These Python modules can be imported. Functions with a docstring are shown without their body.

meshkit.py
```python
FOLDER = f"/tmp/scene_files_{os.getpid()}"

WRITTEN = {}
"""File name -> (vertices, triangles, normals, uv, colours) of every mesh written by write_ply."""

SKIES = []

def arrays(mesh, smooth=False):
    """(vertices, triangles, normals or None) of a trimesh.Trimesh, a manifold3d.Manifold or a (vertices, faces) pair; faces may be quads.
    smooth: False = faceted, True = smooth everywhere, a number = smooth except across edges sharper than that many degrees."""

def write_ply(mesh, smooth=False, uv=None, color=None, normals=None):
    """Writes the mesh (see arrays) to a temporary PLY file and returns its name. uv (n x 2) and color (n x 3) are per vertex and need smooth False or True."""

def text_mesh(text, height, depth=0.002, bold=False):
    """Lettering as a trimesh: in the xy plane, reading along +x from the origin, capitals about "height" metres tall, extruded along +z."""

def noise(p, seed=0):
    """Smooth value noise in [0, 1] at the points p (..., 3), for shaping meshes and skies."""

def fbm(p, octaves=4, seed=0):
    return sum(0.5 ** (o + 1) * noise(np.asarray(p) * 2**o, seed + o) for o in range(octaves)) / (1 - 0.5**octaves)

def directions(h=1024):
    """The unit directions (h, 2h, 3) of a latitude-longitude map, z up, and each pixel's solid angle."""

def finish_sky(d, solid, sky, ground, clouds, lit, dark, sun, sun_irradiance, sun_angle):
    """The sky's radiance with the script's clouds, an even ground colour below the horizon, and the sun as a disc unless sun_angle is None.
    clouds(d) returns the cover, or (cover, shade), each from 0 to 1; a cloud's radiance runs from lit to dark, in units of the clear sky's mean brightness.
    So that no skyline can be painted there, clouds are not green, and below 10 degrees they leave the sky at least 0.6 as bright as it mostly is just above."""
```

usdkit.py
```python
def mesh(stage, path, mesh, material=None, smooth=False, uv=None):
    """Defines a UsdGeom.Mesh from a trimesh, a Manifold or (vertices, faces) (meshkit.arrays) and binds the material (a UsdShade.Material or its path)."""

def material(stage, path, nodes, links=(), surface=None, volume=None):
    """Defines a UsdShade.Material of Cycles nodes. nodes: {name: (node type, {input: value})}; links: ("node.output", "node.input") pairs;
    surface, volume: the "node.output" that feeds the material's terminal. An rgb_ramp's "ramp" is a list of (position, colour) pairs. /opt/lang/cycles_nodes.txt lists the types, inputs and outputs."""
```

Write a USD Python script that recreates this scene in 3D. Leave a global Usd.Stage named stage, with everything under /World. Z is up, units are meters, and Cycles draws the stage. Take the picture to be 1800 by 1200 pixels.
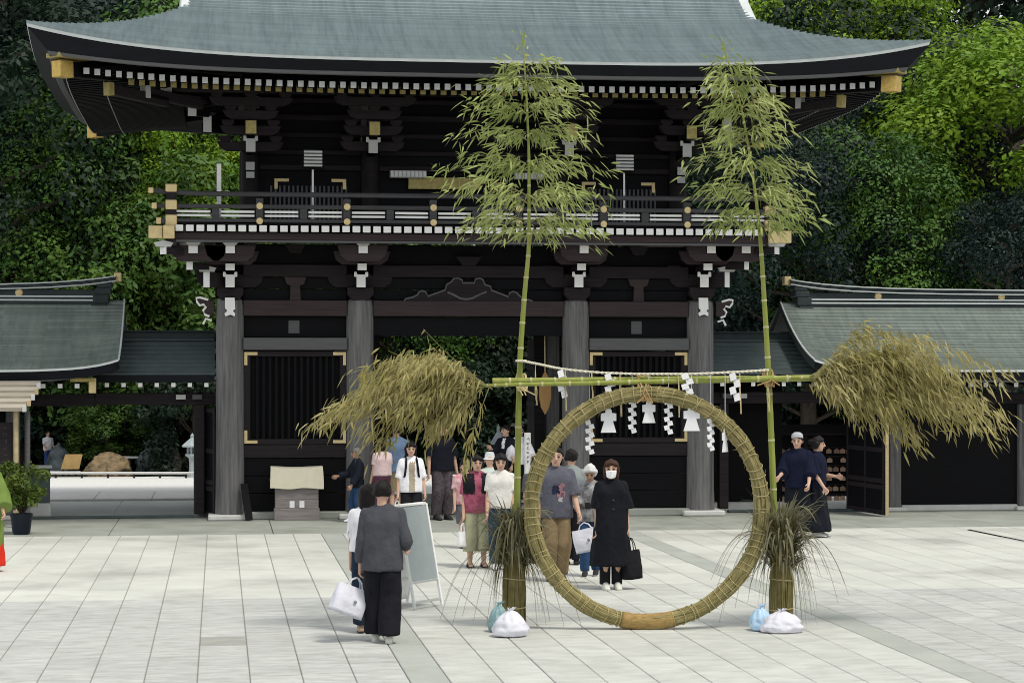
import math, random
import numpy as np, trimesh, manifold3d as m3, shapely
from shapely.geometry import Polygon
import usdkit, meshkit
from pxr import Usd, UsdGeom, UsdLux, UsdShade, Gf, Sdf

stage = Usd.Stage.CreateInMemory()
UsdGeom.SetStageUpAxis(stage, UsdGeom.Tokens.z)
UsdGeom.SetStageMetersPerUnit(stage, 1.0)
world = UsdGeom.Xform.Define(stage, '/World')
stage.SetDefaultPrim(world.GetPrim())
UsdGeom.Scope.Define(stage, '/World/Looks')

# ---------------------------------------------------------------- camera, sky, sun
FPX, CX, CY, CH, TH, HOR = 3800.0, -4.62, -40.15, 2.85, 0.1347, 640.0   # lens in pixels of 1800, camera x, y, z, heading, horizon row
cam = UsdGeom.Camera.Define(stage, '/World/camera')
AP = 36.0
cam.CreateHorizontalApertureAttr(AP)
cam.CreateVerticalApertureAttr(AP * 682 / 1024)
cam.CreateFocalLengthAttr(AP * FPX / 1800)
cam.CreateVerticalApertureOffsetAttr(AP * (HOR - 600) / 1800)
cam.CreateClippingRangeAttr(Gf.Vec2f(0.5, 2000))
cam.CreateFStopAttr(0.0)
cam.CreateExposureAttr(0.80)
cam.AddTranslateOp().Set(Gf.Vec3d(CX, CY, CH))
cam.AddRotateXYZOp().Set(Gf.Vec3f(90, 0, -math.degrees(TH)))

SUN_EL, SUN_AZ = math.radians(62), math.radians(140)      # azimuth from +y towards +x: behind the camera, to its right
sun = UsdLux.DistantLight.Define(stage, '/World/sun')
sun.CreateIntensityAttr(0.40); sun.CreateAngleAttr(11.0); sun.CreateNormalizeAttr(True)
sun.CreateColorAttr(Gf.Vec3f(1.0, 0.95, 0.86))
sun.AddRotateXYZOp().Set(Gf.Vec3f(90 - math.degrees(SUN_EL), 0, 180 - math.degrees(SUN_AZ)))
dome = UsdLux.DomeLight.Define(stage, '/World/sky')
sky = usdkit.material(stage, '/World/Looks/sky', {
    'co': ('texture_coordinate', {}),
    's': ('sky_texture', {'sky_type': 'single_scattering', 'sun_disc': False, 'sun_elevation': SUN_EL, 'sun_rotation': SUN_AZ, 'air_density': 1.0, 'aerosol_density': 3.0}),
    'n': ('noise_texture', {'scale': 2.2, 'detail': 6.0, 'roughness': 0.6}),
    'r': ('rgb_ramp', {'ramp': [(0.25, (0.55, 0.55, 0.55)), (0.6, (1, 1, 1))]}),
    'c': ('mix', {'mix_type': 'mix', 'color2': (8.6, 8.9, 9.2)}),
    'b': ('background_shader', {'strength': 0.066})},
    [('co.generated', 'n.vector'), ('n.fac', 'r.fac'), ('r.color', 'c.fac'), ('s.color', 'c.color1'), ('c.color', 'b.color')], surface='b.background')
UsdShade.MaterialBindingAPI.Apply(dome.GetPrim()).Bind(sky)

# ---------------------------------------------------------------- helpers
PI = math.pi
RNG = np.random.default_rng(7)

def Pt(px, py, Y):
    """The point of the plane y = Y that the photograph shows at (px, py)."""
    a = TH + math.atan((px - 900) / FPX)
    d = Y - CY
    X = CX + d * math.tan(a)
    depth = d * math.cos(TH) + (X - CX) * math.sin(TH)
    return np.array([X, Y, CH + (HOR - py) * depth / FPX])

def G(px, py, z=0.0):
    """The point at height z that the photograph shows at (px, py)."""
    depth = FPX * (CH - z) / (py - HOR)
    r = (px - 900) * depth / FPX
    return np.array([CX + depth * math.sin(TH) + r * math.cos(TH), CY + depth * math.cos(TH) - r * math.sin(TH), z])

def ZZ(py, X, Y):
    depth = (Y - CY) * math.cos(TH) + (X - CX) * math.sin(TH)
    return CH + (HOR - py) * depth / FPX

def rotz(a):
    c, s = math.cos(a), math.sin(a)
    return np.array([[c, -s, 0], [s, c, 0], [0, 0, 1.0]])

def rotx(a):
    c, s = math.cos(a), math.sin(a)
    return np.array([[1.0, 0, 0], [0, c, -s], [0, s, c]])

def roty(a):
    c, s = math.cos(a), math.sin(a)
    return np.array([[c, 0, s], [0, 1.0, 0], [-s, 0, c]])

_cb = None
def cbox_verts(h, c):
    out = []
    for sx in (-1, 1):
        for sy in (-1, 1):
            for sz in (-1, 1):
                out += [(sx * (h[0] - c), sy * (h[1] - c), sz * h[2]), (sx * (h[0] - c), sy * h[1], sz * (h[2] - c)), (sx * h[0], sy * (h[1] - c), sz * (h[2] - c))]
    return np.array(out)
_h = trimesh.convex.convex_hull(cbox_verts((1, 1, 1), .2))
_src = cbox_verts((1, 1, 1), .2)
_idx = np.array([np.argmin(np.linalg.norm(_src - p, axis=1)) for p in _h.vertices])
CB_F = _idx[_h.faces]
BOX_V = np.array([(x, y, z) for x in (-1, 1) for y in (-1, 1) for z in (-1, 1)], float)
BOX_F = np.array([(0, 1, 3), (0, 3, 2), (4, 6, 7), (4, 7, 5), (0, 4, 5), (0, 5, 1), (2, 3, 7), (2, 7, 6), (0, 2, 6), (0, 6, 4), (1, 5, 7), (1, 7, 3)])

class MB:
    """Collects triangles of ONE mesh."""
    def __init__(s): s.v, s.f, s.n = [], [], 0
    def add(s, v, f):
        v = np.asarray(v, float); f = np.asarray(f, int)
        if f.shape[1] == 4: f = np.vstack([f[:, [0, 1, 2]], f[:, [0, 2, 3]]])
        s.v.append(v); s.f.append(f + s.n); s.n += len(v); return s
    def box(s, x0, x1, y0, y1, z0, z1, c=0.0):
        return s.obox(((x0 + x1) / 2, (y0 + y1) / 2, (z0 + z1) / 2), (x1 - x0, y1 - y0, z1 - z0), None, c)
    def obox(s, cen, size, R=None, c=0.0):
        h = np.abs(np.array(size)) / 2
        if c > 0:
            v, f = cbox_verts(h, min(c, h.min() * .9)), CB_F
        else:
            v, f = BOX_V * h, BOX_F
        if R is not None: v = v @ np.asarray(R).T
        return s.add(v + np.asarray(cen), f)
    def bar(s, a, b, w, h, c=0.0, up=(0, 0, 1)):
        """A bar of section w x h from a to b."""
        a, b = np.asarray(a, float), np.asarray(b, float)
        t = b - a; L = np.linalg.norm(t); t /= L
        u = np.cross(np.asarray(up, float), t)
        if np.linalg.norm(u) < 1e-6: u = np.cross((1, 0, 0), t)
        u /= np.linalg.norm(u); k = np.cross(t, u)
        return s.obox((a + b) / 2, (w, L, h), np.stack([u, t, k], 1), c)
    def tube(s, pts, rad, n=8, caps=True):
        p = np.asarray(pts, float); m = len(p)
        t = np.gradient(p, axis=0); t /= np.linalg.norm(t, axis=1, keepdims=True) + 1e-12
        ref = np.array([0.12, 0.99, 0.05]) if abs(t[:, 2]).mean() > .6 else np.array([0.03, 0.05, 1.0])
        a = np.cross(t, ref); a /= np.linalg.norm(a, axis=1, keepdims=True) + 1e-12
        b = np.cross(t, a); ang = np.arange(n) * 2 * PI / n
        r = np.broadcast_to(rad, (m,))
        v = p[:, None] + r[:, None, None] * (np.cos(ang)[None, :, None] * a[:, None] + np.sin(ang)[None, :, None] * b[:, None])
        i, j = np.meshgrid(np.arange(m - 1), np.arange(n), indexing='ij')
        q = np.stack([i * n + j, i * n + (j + 1) % n, (i + 1) * n + (j + 1) % n, (i + 1) * n + j], -1).reshape(-1, 4)
        f = np.vstack([q[:, [0, 1, 2]], q[:, [0, 2, 3]]]); v = v.reshape(-1, 3)
        if caps:
            v = np.vstack([v, p[0], p[-1]]); k = m * n
            jj = np.arange(n)
            f = np.vstack([f, np.stack([(jj + 1) % n, jj, np.full(n, k)], 1), np.stack([(m - 1) * n + jj, (m - 1) * n + (jj + 1) % n, np.full(n, k + 1)], 1)])
        return s.add(v, f[:, ::-1])
    def prism(s, poly, d0, d1, axis='y'):
        """A polygon extruded: axis y takes (x, z) points, axis x takes (y, z), axis z takes (x, y)."""
        P = poly if isinstance(poly, Polygon) else Polygon(poly)
        if not P.is_valid: P = P.buffer(0)
        for g in getattr(P, 'geoms', [P]):
            m = trimesh.creation.extrude_polygon(g, abs(d1 - d0), engine='earcut')
            v, f = np.array(m.vertices), np.array(m.faces)
            lo = min(d0, d1)
            if axis == 'y': v = np.stack([v[:, 0], v[:, 2] + lo, v[:, 1]], 1); f = f[:, ::-1]
            elif axis == 'x': v = np.stack([v[:, 2] + lo, v[:, 0], v[:, 1]], 1)
            else: v = v + (0, 0, lo)
            s.add(v, f)
        return s
    def lathe(s, prof, cen=(0, 0, 0), n=20):
        """prof: (radius, z) from bottom to top."""
        prof = np.asarray(prof, float); m = len(prof)
        ang = np.arange(n) * 2 * PI / n
        v = np.stack([prof[:, None, 0] * np.cos(ang), prof[:, None, 0] * np.sin(ang), np.broadcast_to(prof[:, None, 1], (m, n))], -1).reshape(-1, 3) + np.asarray(cen)
        i, j = np.meshgrid(np.arange(m - 1), np.arange(n), indexing='ij')
        return s.add(v, np.stack([i * n + j, i * n + (j + 1) % n, (i + 1) * n + (j + 1) % n, (i + 1) * n + j], -1).reshape(-1, 4))
    def grid(s, P, flip=False):
        """A sheet through the points P (rows, columns, 3)."""
        P = np.asarray(P, float); m, n = P.shape[:2]
        i, j = np.meshgrid(np.arange(m - 1), np.arange(n - 1), indexing='ij')
        q = np.stack([i * n + j, i * n + j + 1, (i + 1) * n + j + 1, (i + 1) * n + j], -1).reshape(-1, 4)
        return s.add(P.reshape(-1, 3), q[:, ::-1] if flip else q)
    def tm(s, m):
        return s.add(np.array(m.vertices), np.array(m.faces))
    def get(s): return np.vstack(s.v), np.vstack(s.f)

_used = {}
def numbered(parent, name):
    k = (parent, name); n = _used.get(k, 0); _used[k] = n + 1
    return f'{parent}/{name}' if n == 0 else f'{parent}/{name}_{n:03d}'

def path_of(parent): return '/World' if parent is None else (parent if isinstance(parent, str) else str(parent.GetPath()))

def obj(name, mesh, mat, parent=None, smooth=False, kind=None, label=None):
    path = numbered(path_of(parent), name)
    m = usdkit.mesh(stage, path, mesh.get() if isinstance(mesh, MB) else mesh, mat, smooth)
    p = m.GetPrim()
    if kind: p.SetCustomDataByKey('kind', kind)
    if label: p.SetCustomDataByKey('label', label)
    return p

def tag(p, label=None, cat=None, group=None, kind=None):
    for k, x in (('label', label), ('category', cat), ('group', group), ('kind', kind)):
        if x: p.SetCustomDataByKey(k, x)
    return p

def thing(name, label, cat, loc=(0, 0, 0), rz=0.0, group=None, kind=None, sc=None):
    x = UsdGeom.Xform.Define(stage, numbered('/World', name))
    x.AddTranslateOp().Set(Gf.Vec3d(*map(float, loc)))
    if rz: x.AddRotateZOp().Set(float(math.degrees(rz)))
    if sc is not None: x.AddScaleOp().Set(Gf.Vec3f(*map(float, np.broadcast_to(sc, 3))))
    return tag(x.GetPrim(), label, cat, group, kind)

def part(name, parent):
    """A part that is drawn only by its own pieces."""
    return UsdGeom.Xform.Define(stage, numbered(path_of(parent), name)).GetPrim()

def dup(root, name, label, loc, rz=0.0, sc=None):
    was = root.GetCustomData()
    p = thing(name, label, was['category'], loc, rz, was.get('group'), None, sc)
    p.GetReferences().AddInternalReference(root.GetPath()); p.SetInstanceable(True)
    return p

# ---------------------------------------------------------------- materials
def mat(name, col, rough=0.7, var=0.18, scale=3.0, stretch=(1, 1, 1), bump=0.15, bscale=None, metal=0.0, isl=0.0, col2=None, spec=0.12, translucent=0.0, dirt=None, bdist=0.02, rnd=0.0, detail=6.0, sheen=0.0):
    """Noise-varied surface. col2: second colour of the noise; isl / rnd: brightness change per island / per object; dirt: (colour, noise scale, low, high)."""
    col = np.asarray(col, float)
    a, b = (col * (1 - var), col * (1 + var)) if col2 is None else (col, np.asarray(col2, float))
    N = {'g': ('geometry', {}), 'm': ('mapping', {'scale': stretch}),
         'n': ('noise_texture', {'scale': scale, 'detail': detail, 'roughness': 0.62}),
         'r': ('rgb_ramp', {'ramp': [(0.28, a), (0.72, b)]}),
         'p': ('principled_bsdf', {'roughness': rough, 'metallic': metal, 'specular_ior_level': spec})}
    L = [('g.position', 'm.vector'), ('m.vector', 'n.vector'), ('n.fac', 'r.fac')]
    out = 'r.color'
    if dirt:
        N['dn'] = ('noise_texture', {'scale': dirt[1], 'detail': 5.0, 'roughness': 0.6})
        N['dr'] = ('map_range', {'from_min': dirt[2], 'from_max': dirt[3], 'clamp': True})
        N['dm'] = ('mix', {'mix_type': 'mix', 'color2': dirt[0]})
        L += [('m.vector', 'dn.vector'), ('dn.fac', 'dr.value'), ('dr.result', 'dm.fac'), (out, 'dm.color1')]
        out = 'dm.color'
    for key, amount, src in (('i', isl, 'g.random_per_island'), ('o', rnd, 'oi.random')):
        if amount:
            if key == 'o': N['oi'] = ('object_info', {})
            N[key + 'r'] = ('map_range', {'to_min': 1 - amount, 'to_max': 1 + amount})
            N[key + 'h'] = ('hsv', {})
            L += [(src, key + 'r.value'), (key + 'r.result', key + 'h.value'), (out, key + 'h.color')]
            out = key + 'h.color'
    L.append((out, 'p.base_color'))
    if bump:
        N['bn'] = ('noise_texture', {'scale': bscale or scale * 6, 'detail': 4.0})
        N['b'] = ('bump', {'strength': bump, 'distance': bdist})
        L += [('m.vector', 'bn.vector'), ('bn.fac', 'b.height'), ('b.normal', 'p.normal')]
    surf = 'p.BSDF'
    if translucent:
        N['t'] = ('translucent_bsdf', {}); N['x'] = ('mix_closure', {'fac': translucent})
        L += [(out, 't.color'), ('p.BSDF', 'x.closure1'), ('t.BSDF', 'x.closure2')]
        surf = 'x.closure'
    return usdkit.material(stage, '/World/Looks/' + name, N, L, surface=surf)

M = {}
def mk(name, *a, **k): M[name] = mat(name, *a, **k)
mk('slab', (.492, .497, .452), .75, .10, .9, bump=.25, bscale=60, rnd=.06, bdist=.004, dirt=((.36, .36, .33), .55, .50, .68))
mk('slab_grey', (.425, .43, .408), .75, .14, 2.6, (1, 2.4, 1), bump=.3, bscale=50, rnd=.07, bdist=.004, detail=9.0, dirt=((.315, .32, .295), 3.2, .46, .72))
mk('slab_mid', (.465, .470, .432), .75, .12, 2.2, (1, 2, 1), bump=.3, bscale=60, rnd=.06, bdist=.004, detail=9.0, dirt=((.375, .38, .35), 2.6, .47, .72))
mk('walk', (.42, .44, .42), .8, .1, 2, bump=.2, bscale=40)
mk('slab_dark', (.30, .30, .275), .8, .15, 2.5, (1, 2.2, 1), bump=.3, bscale=50, bdist=.004)
mk('band', (.345, .36, .325), .75, .10, 2.0, bump=.2, bscale=60, rnd=.05, bdist=.004)
mk('mortar', (.27, .27, .245), .95, .2, 6)
mk('apron', (.295, .31, .275), .85, .14, 1.2, bump=.2, bscale=40, dirt=((.22, .235, .20), .8, .5, .7))
mk('sill', (.55, .55, .52), .7, .10, 4, bump=.15)
mk('gravel', (.64, .64, .62), .95, .2, 25, bump=.5, bscale=70)
mk('soil', (.030, .035, .022), .95, .35, 1.5, bump=.5)
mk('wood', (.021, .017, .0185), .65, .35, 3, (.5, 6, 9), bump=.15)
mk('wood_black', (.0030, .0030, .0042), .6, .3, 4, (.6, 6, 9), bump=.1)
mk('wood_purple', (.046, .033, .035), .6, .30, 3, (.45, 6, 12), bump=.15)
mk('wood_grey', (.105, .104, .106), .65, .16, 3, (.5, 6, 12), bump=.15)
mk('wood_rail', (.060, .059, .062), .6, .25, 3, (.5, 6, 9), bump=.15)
mk('pillar', (.150, .146, .145), .7, .42, 4, (5, 5, .30), bump=.3, bscale=14, dirt=((.055, .06, .06), .8, .55, .70))
mk('white', (.80, .79, .77), .6, .04, 8, bump=.05)
mk('offwhite', (.50, .50, .49), .6, .08, 8, bump=.05)
mk('gold', (.62, .43, .13), .38, .22, 14, metal=.55, bump=.25, bscale=40)
mk('gold_pale', (.66, .52, .27), .45, .12, 10, metal=.3, bump=.1)
mk('gold_dull', (.40, .33, .13), .5, .25, 14, metal=.4, bump=.2)
mk('copper', (.205, .255, .268), .5, .16, 2.0, (7, .5, .5), bump=.1, isl=.13, rnd=.07, dirt=((.25, .31, .315), .5, .42, .80))
mk('copper_pale', (.55, .58, .57), .5, .10, 5, bump=.05)
mk('copper_dark', (.035, .045, .047), .55, .25, 2, bump=.1)
mk('copper_green', (.185, .220, .198), .5, .22, 2.0, (5, .6, .6), bump=.1, isl=.15, rnd=.12, dirt=((.24, .265, .235), .9, .45, .8))
mk('fascia', (.0075, .008, .011), .55, .2, 2, (1, 5, 5), bump=.08)
mk('wood_pale', (.42, .34, .20), .65, .18, 4, (1, 5, 5), bump=.15)
mk('wood_shingle', (.36, .325, .265), .75, .22, 4, (.6, 6, 6), bump=.2, rnd=.1)
mk('wood_honey', (.43, .29, .12), .6, .15, 5, (1, 4, 1), bump=.1)
# ---------------------------------------------------------------- ground
def sheet(name, x0, x1, y0, y1, z, m, label, cat='ground'):
    return tag(obj(name, MB().grid([[(x0, y0, z), (x1, y0, z)], [(x0, y1, z), (x1, y1, z)]]), m), label, cat, kind='structure')
sheet('ground', -400, 400, -60, 700, -0.05, M['soil'], 'dark soil ground of the wooded precinct', 'ground')

BAND_L = G(563, 935)[0]; BAND_L2 = BAND_L + .36       # stone border strips along both sides of the path
BAND_R = G(1092, 938)[0] + .0
Y_APRON = G(700, 936)[1]                              # where the slabs meet the concrete apron of the gate
Y_JOINT = G(700, 1047)[1]
SL = .475
def slab(mb, x0, x1, y0, y1, gap, z=0.0, tilt=0.0):
    g = gap / 2; c = .006
    x0 += g; x1 -= g; y0 += g; y1 -= g
    dz = tilt
    v = [(x0, y0, z - .03), (x1, y0, z - .03), (x1, y1, z - .03), (x0, y1, z - .03), (x0, y0, z - c + dz), (x1, y0, z - c + dz), (x1, y1, z - c + dz), (x0, y1, z - c + dz),
         (x0 + c, y0 + c, z + dz), (x1 - c, y0 + c, z + dz), (x1 - c, y1 - c, z + dz), (x0 + c, y1 - c, z + dz)]
    f = []
    for k in range(4):
        n = (k + 1) % 4
        f += [(k, n, 4 + n), (k, 4 + n, 4 + k), (4 + k, 4 + n, 8 + n), (4 + k, 8 + n, 8 + k)]
    f += [(8, 9, 10), (8, 10, 11)]
    return mb.add(v, f)

def in_view(x, y, m=.5):
    d = (y - CY) * math.cos(TH) + (x - CX) * math.sin(TH)
    r = (x - CX) * math.cos(TH) - (y - CY) * math.sin(TH)
    if d < 5: return False
    px, py = 900 + FPX * r / d, HOR + FPX * CH / d
    s = FPX / d * m
    return -s < px < 1800 + s and py < 1200 + s * .5 and d > 0

def paving(name, label, xs, rows, mats, gap, y_top, rr):
    root = tag(UsdGeom.Xform.Define(stage, numbered('/World', name)).GetPrim(), label, 'paving', kind='structure')
    obj('mortar_bed', MB().grid([[(xs[0], rows[0], -.014), (xs[-1], rows[0], -.014)], [(xs[0], y_top, -.014), (xs[-1], y_top, -.014)]]), M['mortar'], root)
    near, far = [], {}
    for i in range(len(xs) - 1):
        for j in range(len(rows) - 1):
            y0, y1 = rows[j], min(rows[j + 1], y_top)
            if y1 - y0 < .05: continue
            near.append((y0, xs[i], xs[i + 1], y1, in_view((xs[i] + xs[i + 1]) / 2, (y0 + y1) / 2), i, j))
    seen = sorted([s for s in near if s[4]])
    rest = [s for s in near if not s[4]] + seen[290:]
    for y0, x0, x1, y1, _, i, j in seen[:290]:
        obj('slab', slab(MB(), x0, x1, y0, y1, gap, 0, rr.uniform(-.002, .002)), M[mats(y0, rr)], root)
    by = {}
    for y0, x0, x1, y1, _, i, j in rest:
        slab(by.setdefault(mats(y0, rr), MB()), x0, x1, y0, y1, gap, 0, rr.uniform(-.002, .002))
    for k, mb in by.items():
        obj('more_slabs', mb, M[k], root, kind='stuff')
    return root

rr = random.Random(3)
def rows_from(y0, step, y_join):
    ys = [y_join]
    while ys[0] > y0: ys.insert(0, ys[0] - step)
    while ys[-1] < Y_APRON - .2: ys.append(ys[-1] + step * 1.5)
    ys[-1] = Y_APRON
    return ys
left_mat = lambda y, r: 'slab' if y > Y_JOINT - .1 else ('slab_dark' if r.random() < .02 else 'slab_grey')
mid_mat = lambda y, r: 'slab' if y > Y_JOINT else 'slab_mid'
xs = [BAND_L - SL * k for k in range(34, -1, -1)]
paving('courtyard_paving', 'pale grey paving slabs left of the path in long strips', xs, rows_from(-24, .74, Y_JOINT), left_mat, .009, Y_APRON, rr)
n = round((BAND_R - BAND_L2) / .46)
xs = list(np.linspace(BAND_L2, BAND_R, n + 1))
paving('stone_path', 'pale stone path leading to the central bay of the gate', xs, rows_from(-24, .92, Y_JOINT - .3), mid_mat, .009, Y_APRON, rr)
xs = [BAND_R + .36 + SL * k for k in range(0, 33)]
paving('courtyard_paving', 'pale grey paving slabs right of the path in long strips', xs, rows_from(-24, .74, Y_JOINT), left_mat, .009, Y_APRON, rr)
for x, w in ((BAND_L, 'left'), (BAND_R, 'right')):
    root = tag(UsdGeom.Xform.Define(stage, numbered('/World', 'path_border')).GetPrim(), f'greenish grey stone border strip along the {w} side of the path', 'border', kind='structure')
    obj('mortar_bed', MB().grid([[(x, -24, -.014), (x + .36, -24, -.014)], [(x, Y_APRON, -.014), (x + .36, Y_APRON, -.014)]]), M['mortar'], root)
    y = Y_APRON
    while y > -23.5:
        y0 = y - rr.uniform(1.1, 1.35)
        obj('border_stone', slab(MB(), x, x + .36, y0, y, .010, .001), M['band'], root)
        y = y0
# apron along the gate and wings, raised lip of stone, ground beyond the gate
ap = tag(UsdGeom.Xform.Define(stage, '/World/gate_apron').GetPrim(), 'grey green concrete apron running along the foot of the gate', 'apron', kind='structure')
x = -24.0
while x < 26:
    w = rr.uniform(2.2, 2.8)
    obj('apron_slab', slab(MB(), x, x + w, Y_APRON, .95, .012, .0), M['apron'], ap); x += w
obj('drain_joint', MB().box(-24, 26, Y_APRON - .02, Y_APRON + .015, -.03, -.004), M['mortar'], ap)
da, db = G(1703, 931), G(1830, 957)
tag(obj('drain_channel', MB().bar(da + (0, 0, .004), db + (0, 0, .004), .05, .012), M['wood_black']), 'narrow dark drain channel crossing the paving at the far right', 'drain', kind='structure')
#
sheet('gravel_court', -24, 26, .95, 15.5, .0, M['gravel'], 'pale gravel court behind the gate', 'gravel')
a, b = G(100, 882), G(100, 868)
st = tag(UsdGeom.Xform.Define(stage, '/World/stone_kerb').GetPrim(), 'white stone kerb line crossing the gravel behind the left opening', 'kerb', kind='structure')
for k in range(9):
    obj('kerb_stone', MB().box(-12 + k * 1.2, -12 + k * 1.2 + 1.19, a[1], b[1], 0, .06, .01), M['sill'], st)
st = tag(UsdGeom.Xform.Define(stage, '/World/paved_walk').GetPrim(), 'smooth grey walk between the left opening and the kerb', 'path', kind='structure')
for k in range(6):
    obj('walk_slab', MB().box(-12 + k * 1.8, -12 + k * 1.8 + 1.79, 1.0, a[1] - .01, -.02, .012, .006), M['walk'], st)
# ---------------------------------------------------------------- the two-storey gate
gate = thing('shrine_gate', 'two storey dark timber shrine gate with a wide green copper roof', 'gate')
PX, PY = (-4.42, -2.03, 2.03, 4.42), (0.0, 2.0, 4.0)
MIDX = 0.0

# --- main roof: hipped skirt with flared eaves under a gable
HW, YF, YB, ZE, RISE, SK = 7.8, -3.4, 7.4, 8.06, .47, 2.6
def prof(t): return .30 * t + .03 * t * t + .012 * t ** 3
def roof_z(t, fr): return ZE + prof(t) + RISE * np.abs(fr) ** 4 * max(0.0, 1 - t / 3.2) ** 1.5
def half(t): return HW - t if t < SK else HW - SK - .05 * (t - SK) ** 1.3
def course_mesh(ts, point, nseg=30, fr0=-1.0, fr1=1.0):
    mb = MB()
    fr = np.linspace(fr0, fr1, nseg + 1); fr = np.sign(fr) * np.abs(fr) ** .8
    for t0, t1 in ts:
        lo = point(t0, fr) + (0, 0, .046); up = point(t1, fr) + (0, 0, .004); rs = point(t0, fr) - (0, 0, .002)
        mb.grid([rs, lo, up])
    return mb
front = lambda t, fr: np.stack([fr * half(t), np.full_like(fr, YF + t), roof_z(t, fr)], 1)
back = lambda t, fr: np.stack([-fr * half(t), np.full_like(fr, YB - t), roof_z(t, fr)], 1)
def side(sgn):
    return lambda t, fr: np.stack([np.full_like(fr, sgn * (HW - t)), 2 + sgn * fr * (5.4 - t), roof_z(t, fr)], 1)
step = .098
tt = np.arange(0, 5.4, step)
for i, t in enumerate(tt):
    if t > 4.1: break
    for q in range(7):
        w_ = .10 if i % 2 else -.0
        a = [max(-1, -1 + 2 * q / 7 + (.14 if i % 2 else 0) + .02 * math.sin(i * 2.1 + q)), min(1, -1 + 2 * (q + 1) / 7 + (.14 if i % 2 else 0) + .02 * math.sin(i * 2.1 + q + 1))]
        if q == 0: a[0] = -1
        if q == 6: a[1] = 1
        obj('copper_strip', course_mesh([(t, t + step)], front, 6, *a), M['copper'], gate)
obj('upper_front_slope', course_mesh([(u, min(u + step, 5.4)) for u in tt if u > 4.1], front), M['copper'], gate)
obj('rear_slope', course_mesh([(t, min(t + step, 5.4)) for t in tt], back), M['copper'], gate)
for s in (-1, 1):
    obj('hip_slope', course_mesh([(t, min(t + step, SK)) for t in np.arange(0, SK, step)], side(s)), M['copper'], gate)
    gx = s * (HW - SK - .35)
    ys = np.linspace(YF + SK, YB - SK, 21)
    zs = [roof_z(min(y - YF, YB - y), 0) - .05 for y in ys]
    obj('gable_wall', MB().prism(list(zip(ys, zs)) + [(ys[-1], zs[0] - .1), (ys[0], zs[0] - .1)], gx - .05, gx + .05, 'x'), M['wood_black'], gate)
    vb = MB()
    for (ya, yb) in ((YF + SK, 2.0), (YB - SK, 2.0)):
        yy = np.linspace(ya, yb, 14)
        P = np.array([(s * (half(min(y - YF, YB - y)) + .02), y, roof_z(min(y - YF, YB - y), 0) + .0) for y in yy])
        vb.tube(P - (0, 0, .06), .12, 6)
    obj('verge_board', vb, M['copper_pale'], gate)
rz = roof_z(5.4, 0)
obj('ridge', MB().box(-5.1, 5.1, 1.72, 2.28, rz - .1, rz + .75, .04).box(-5.3, 5.3, 1.6, 2.4, rz + .751, rz + .85, .03), M['copper_dark'], gate)

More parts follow.
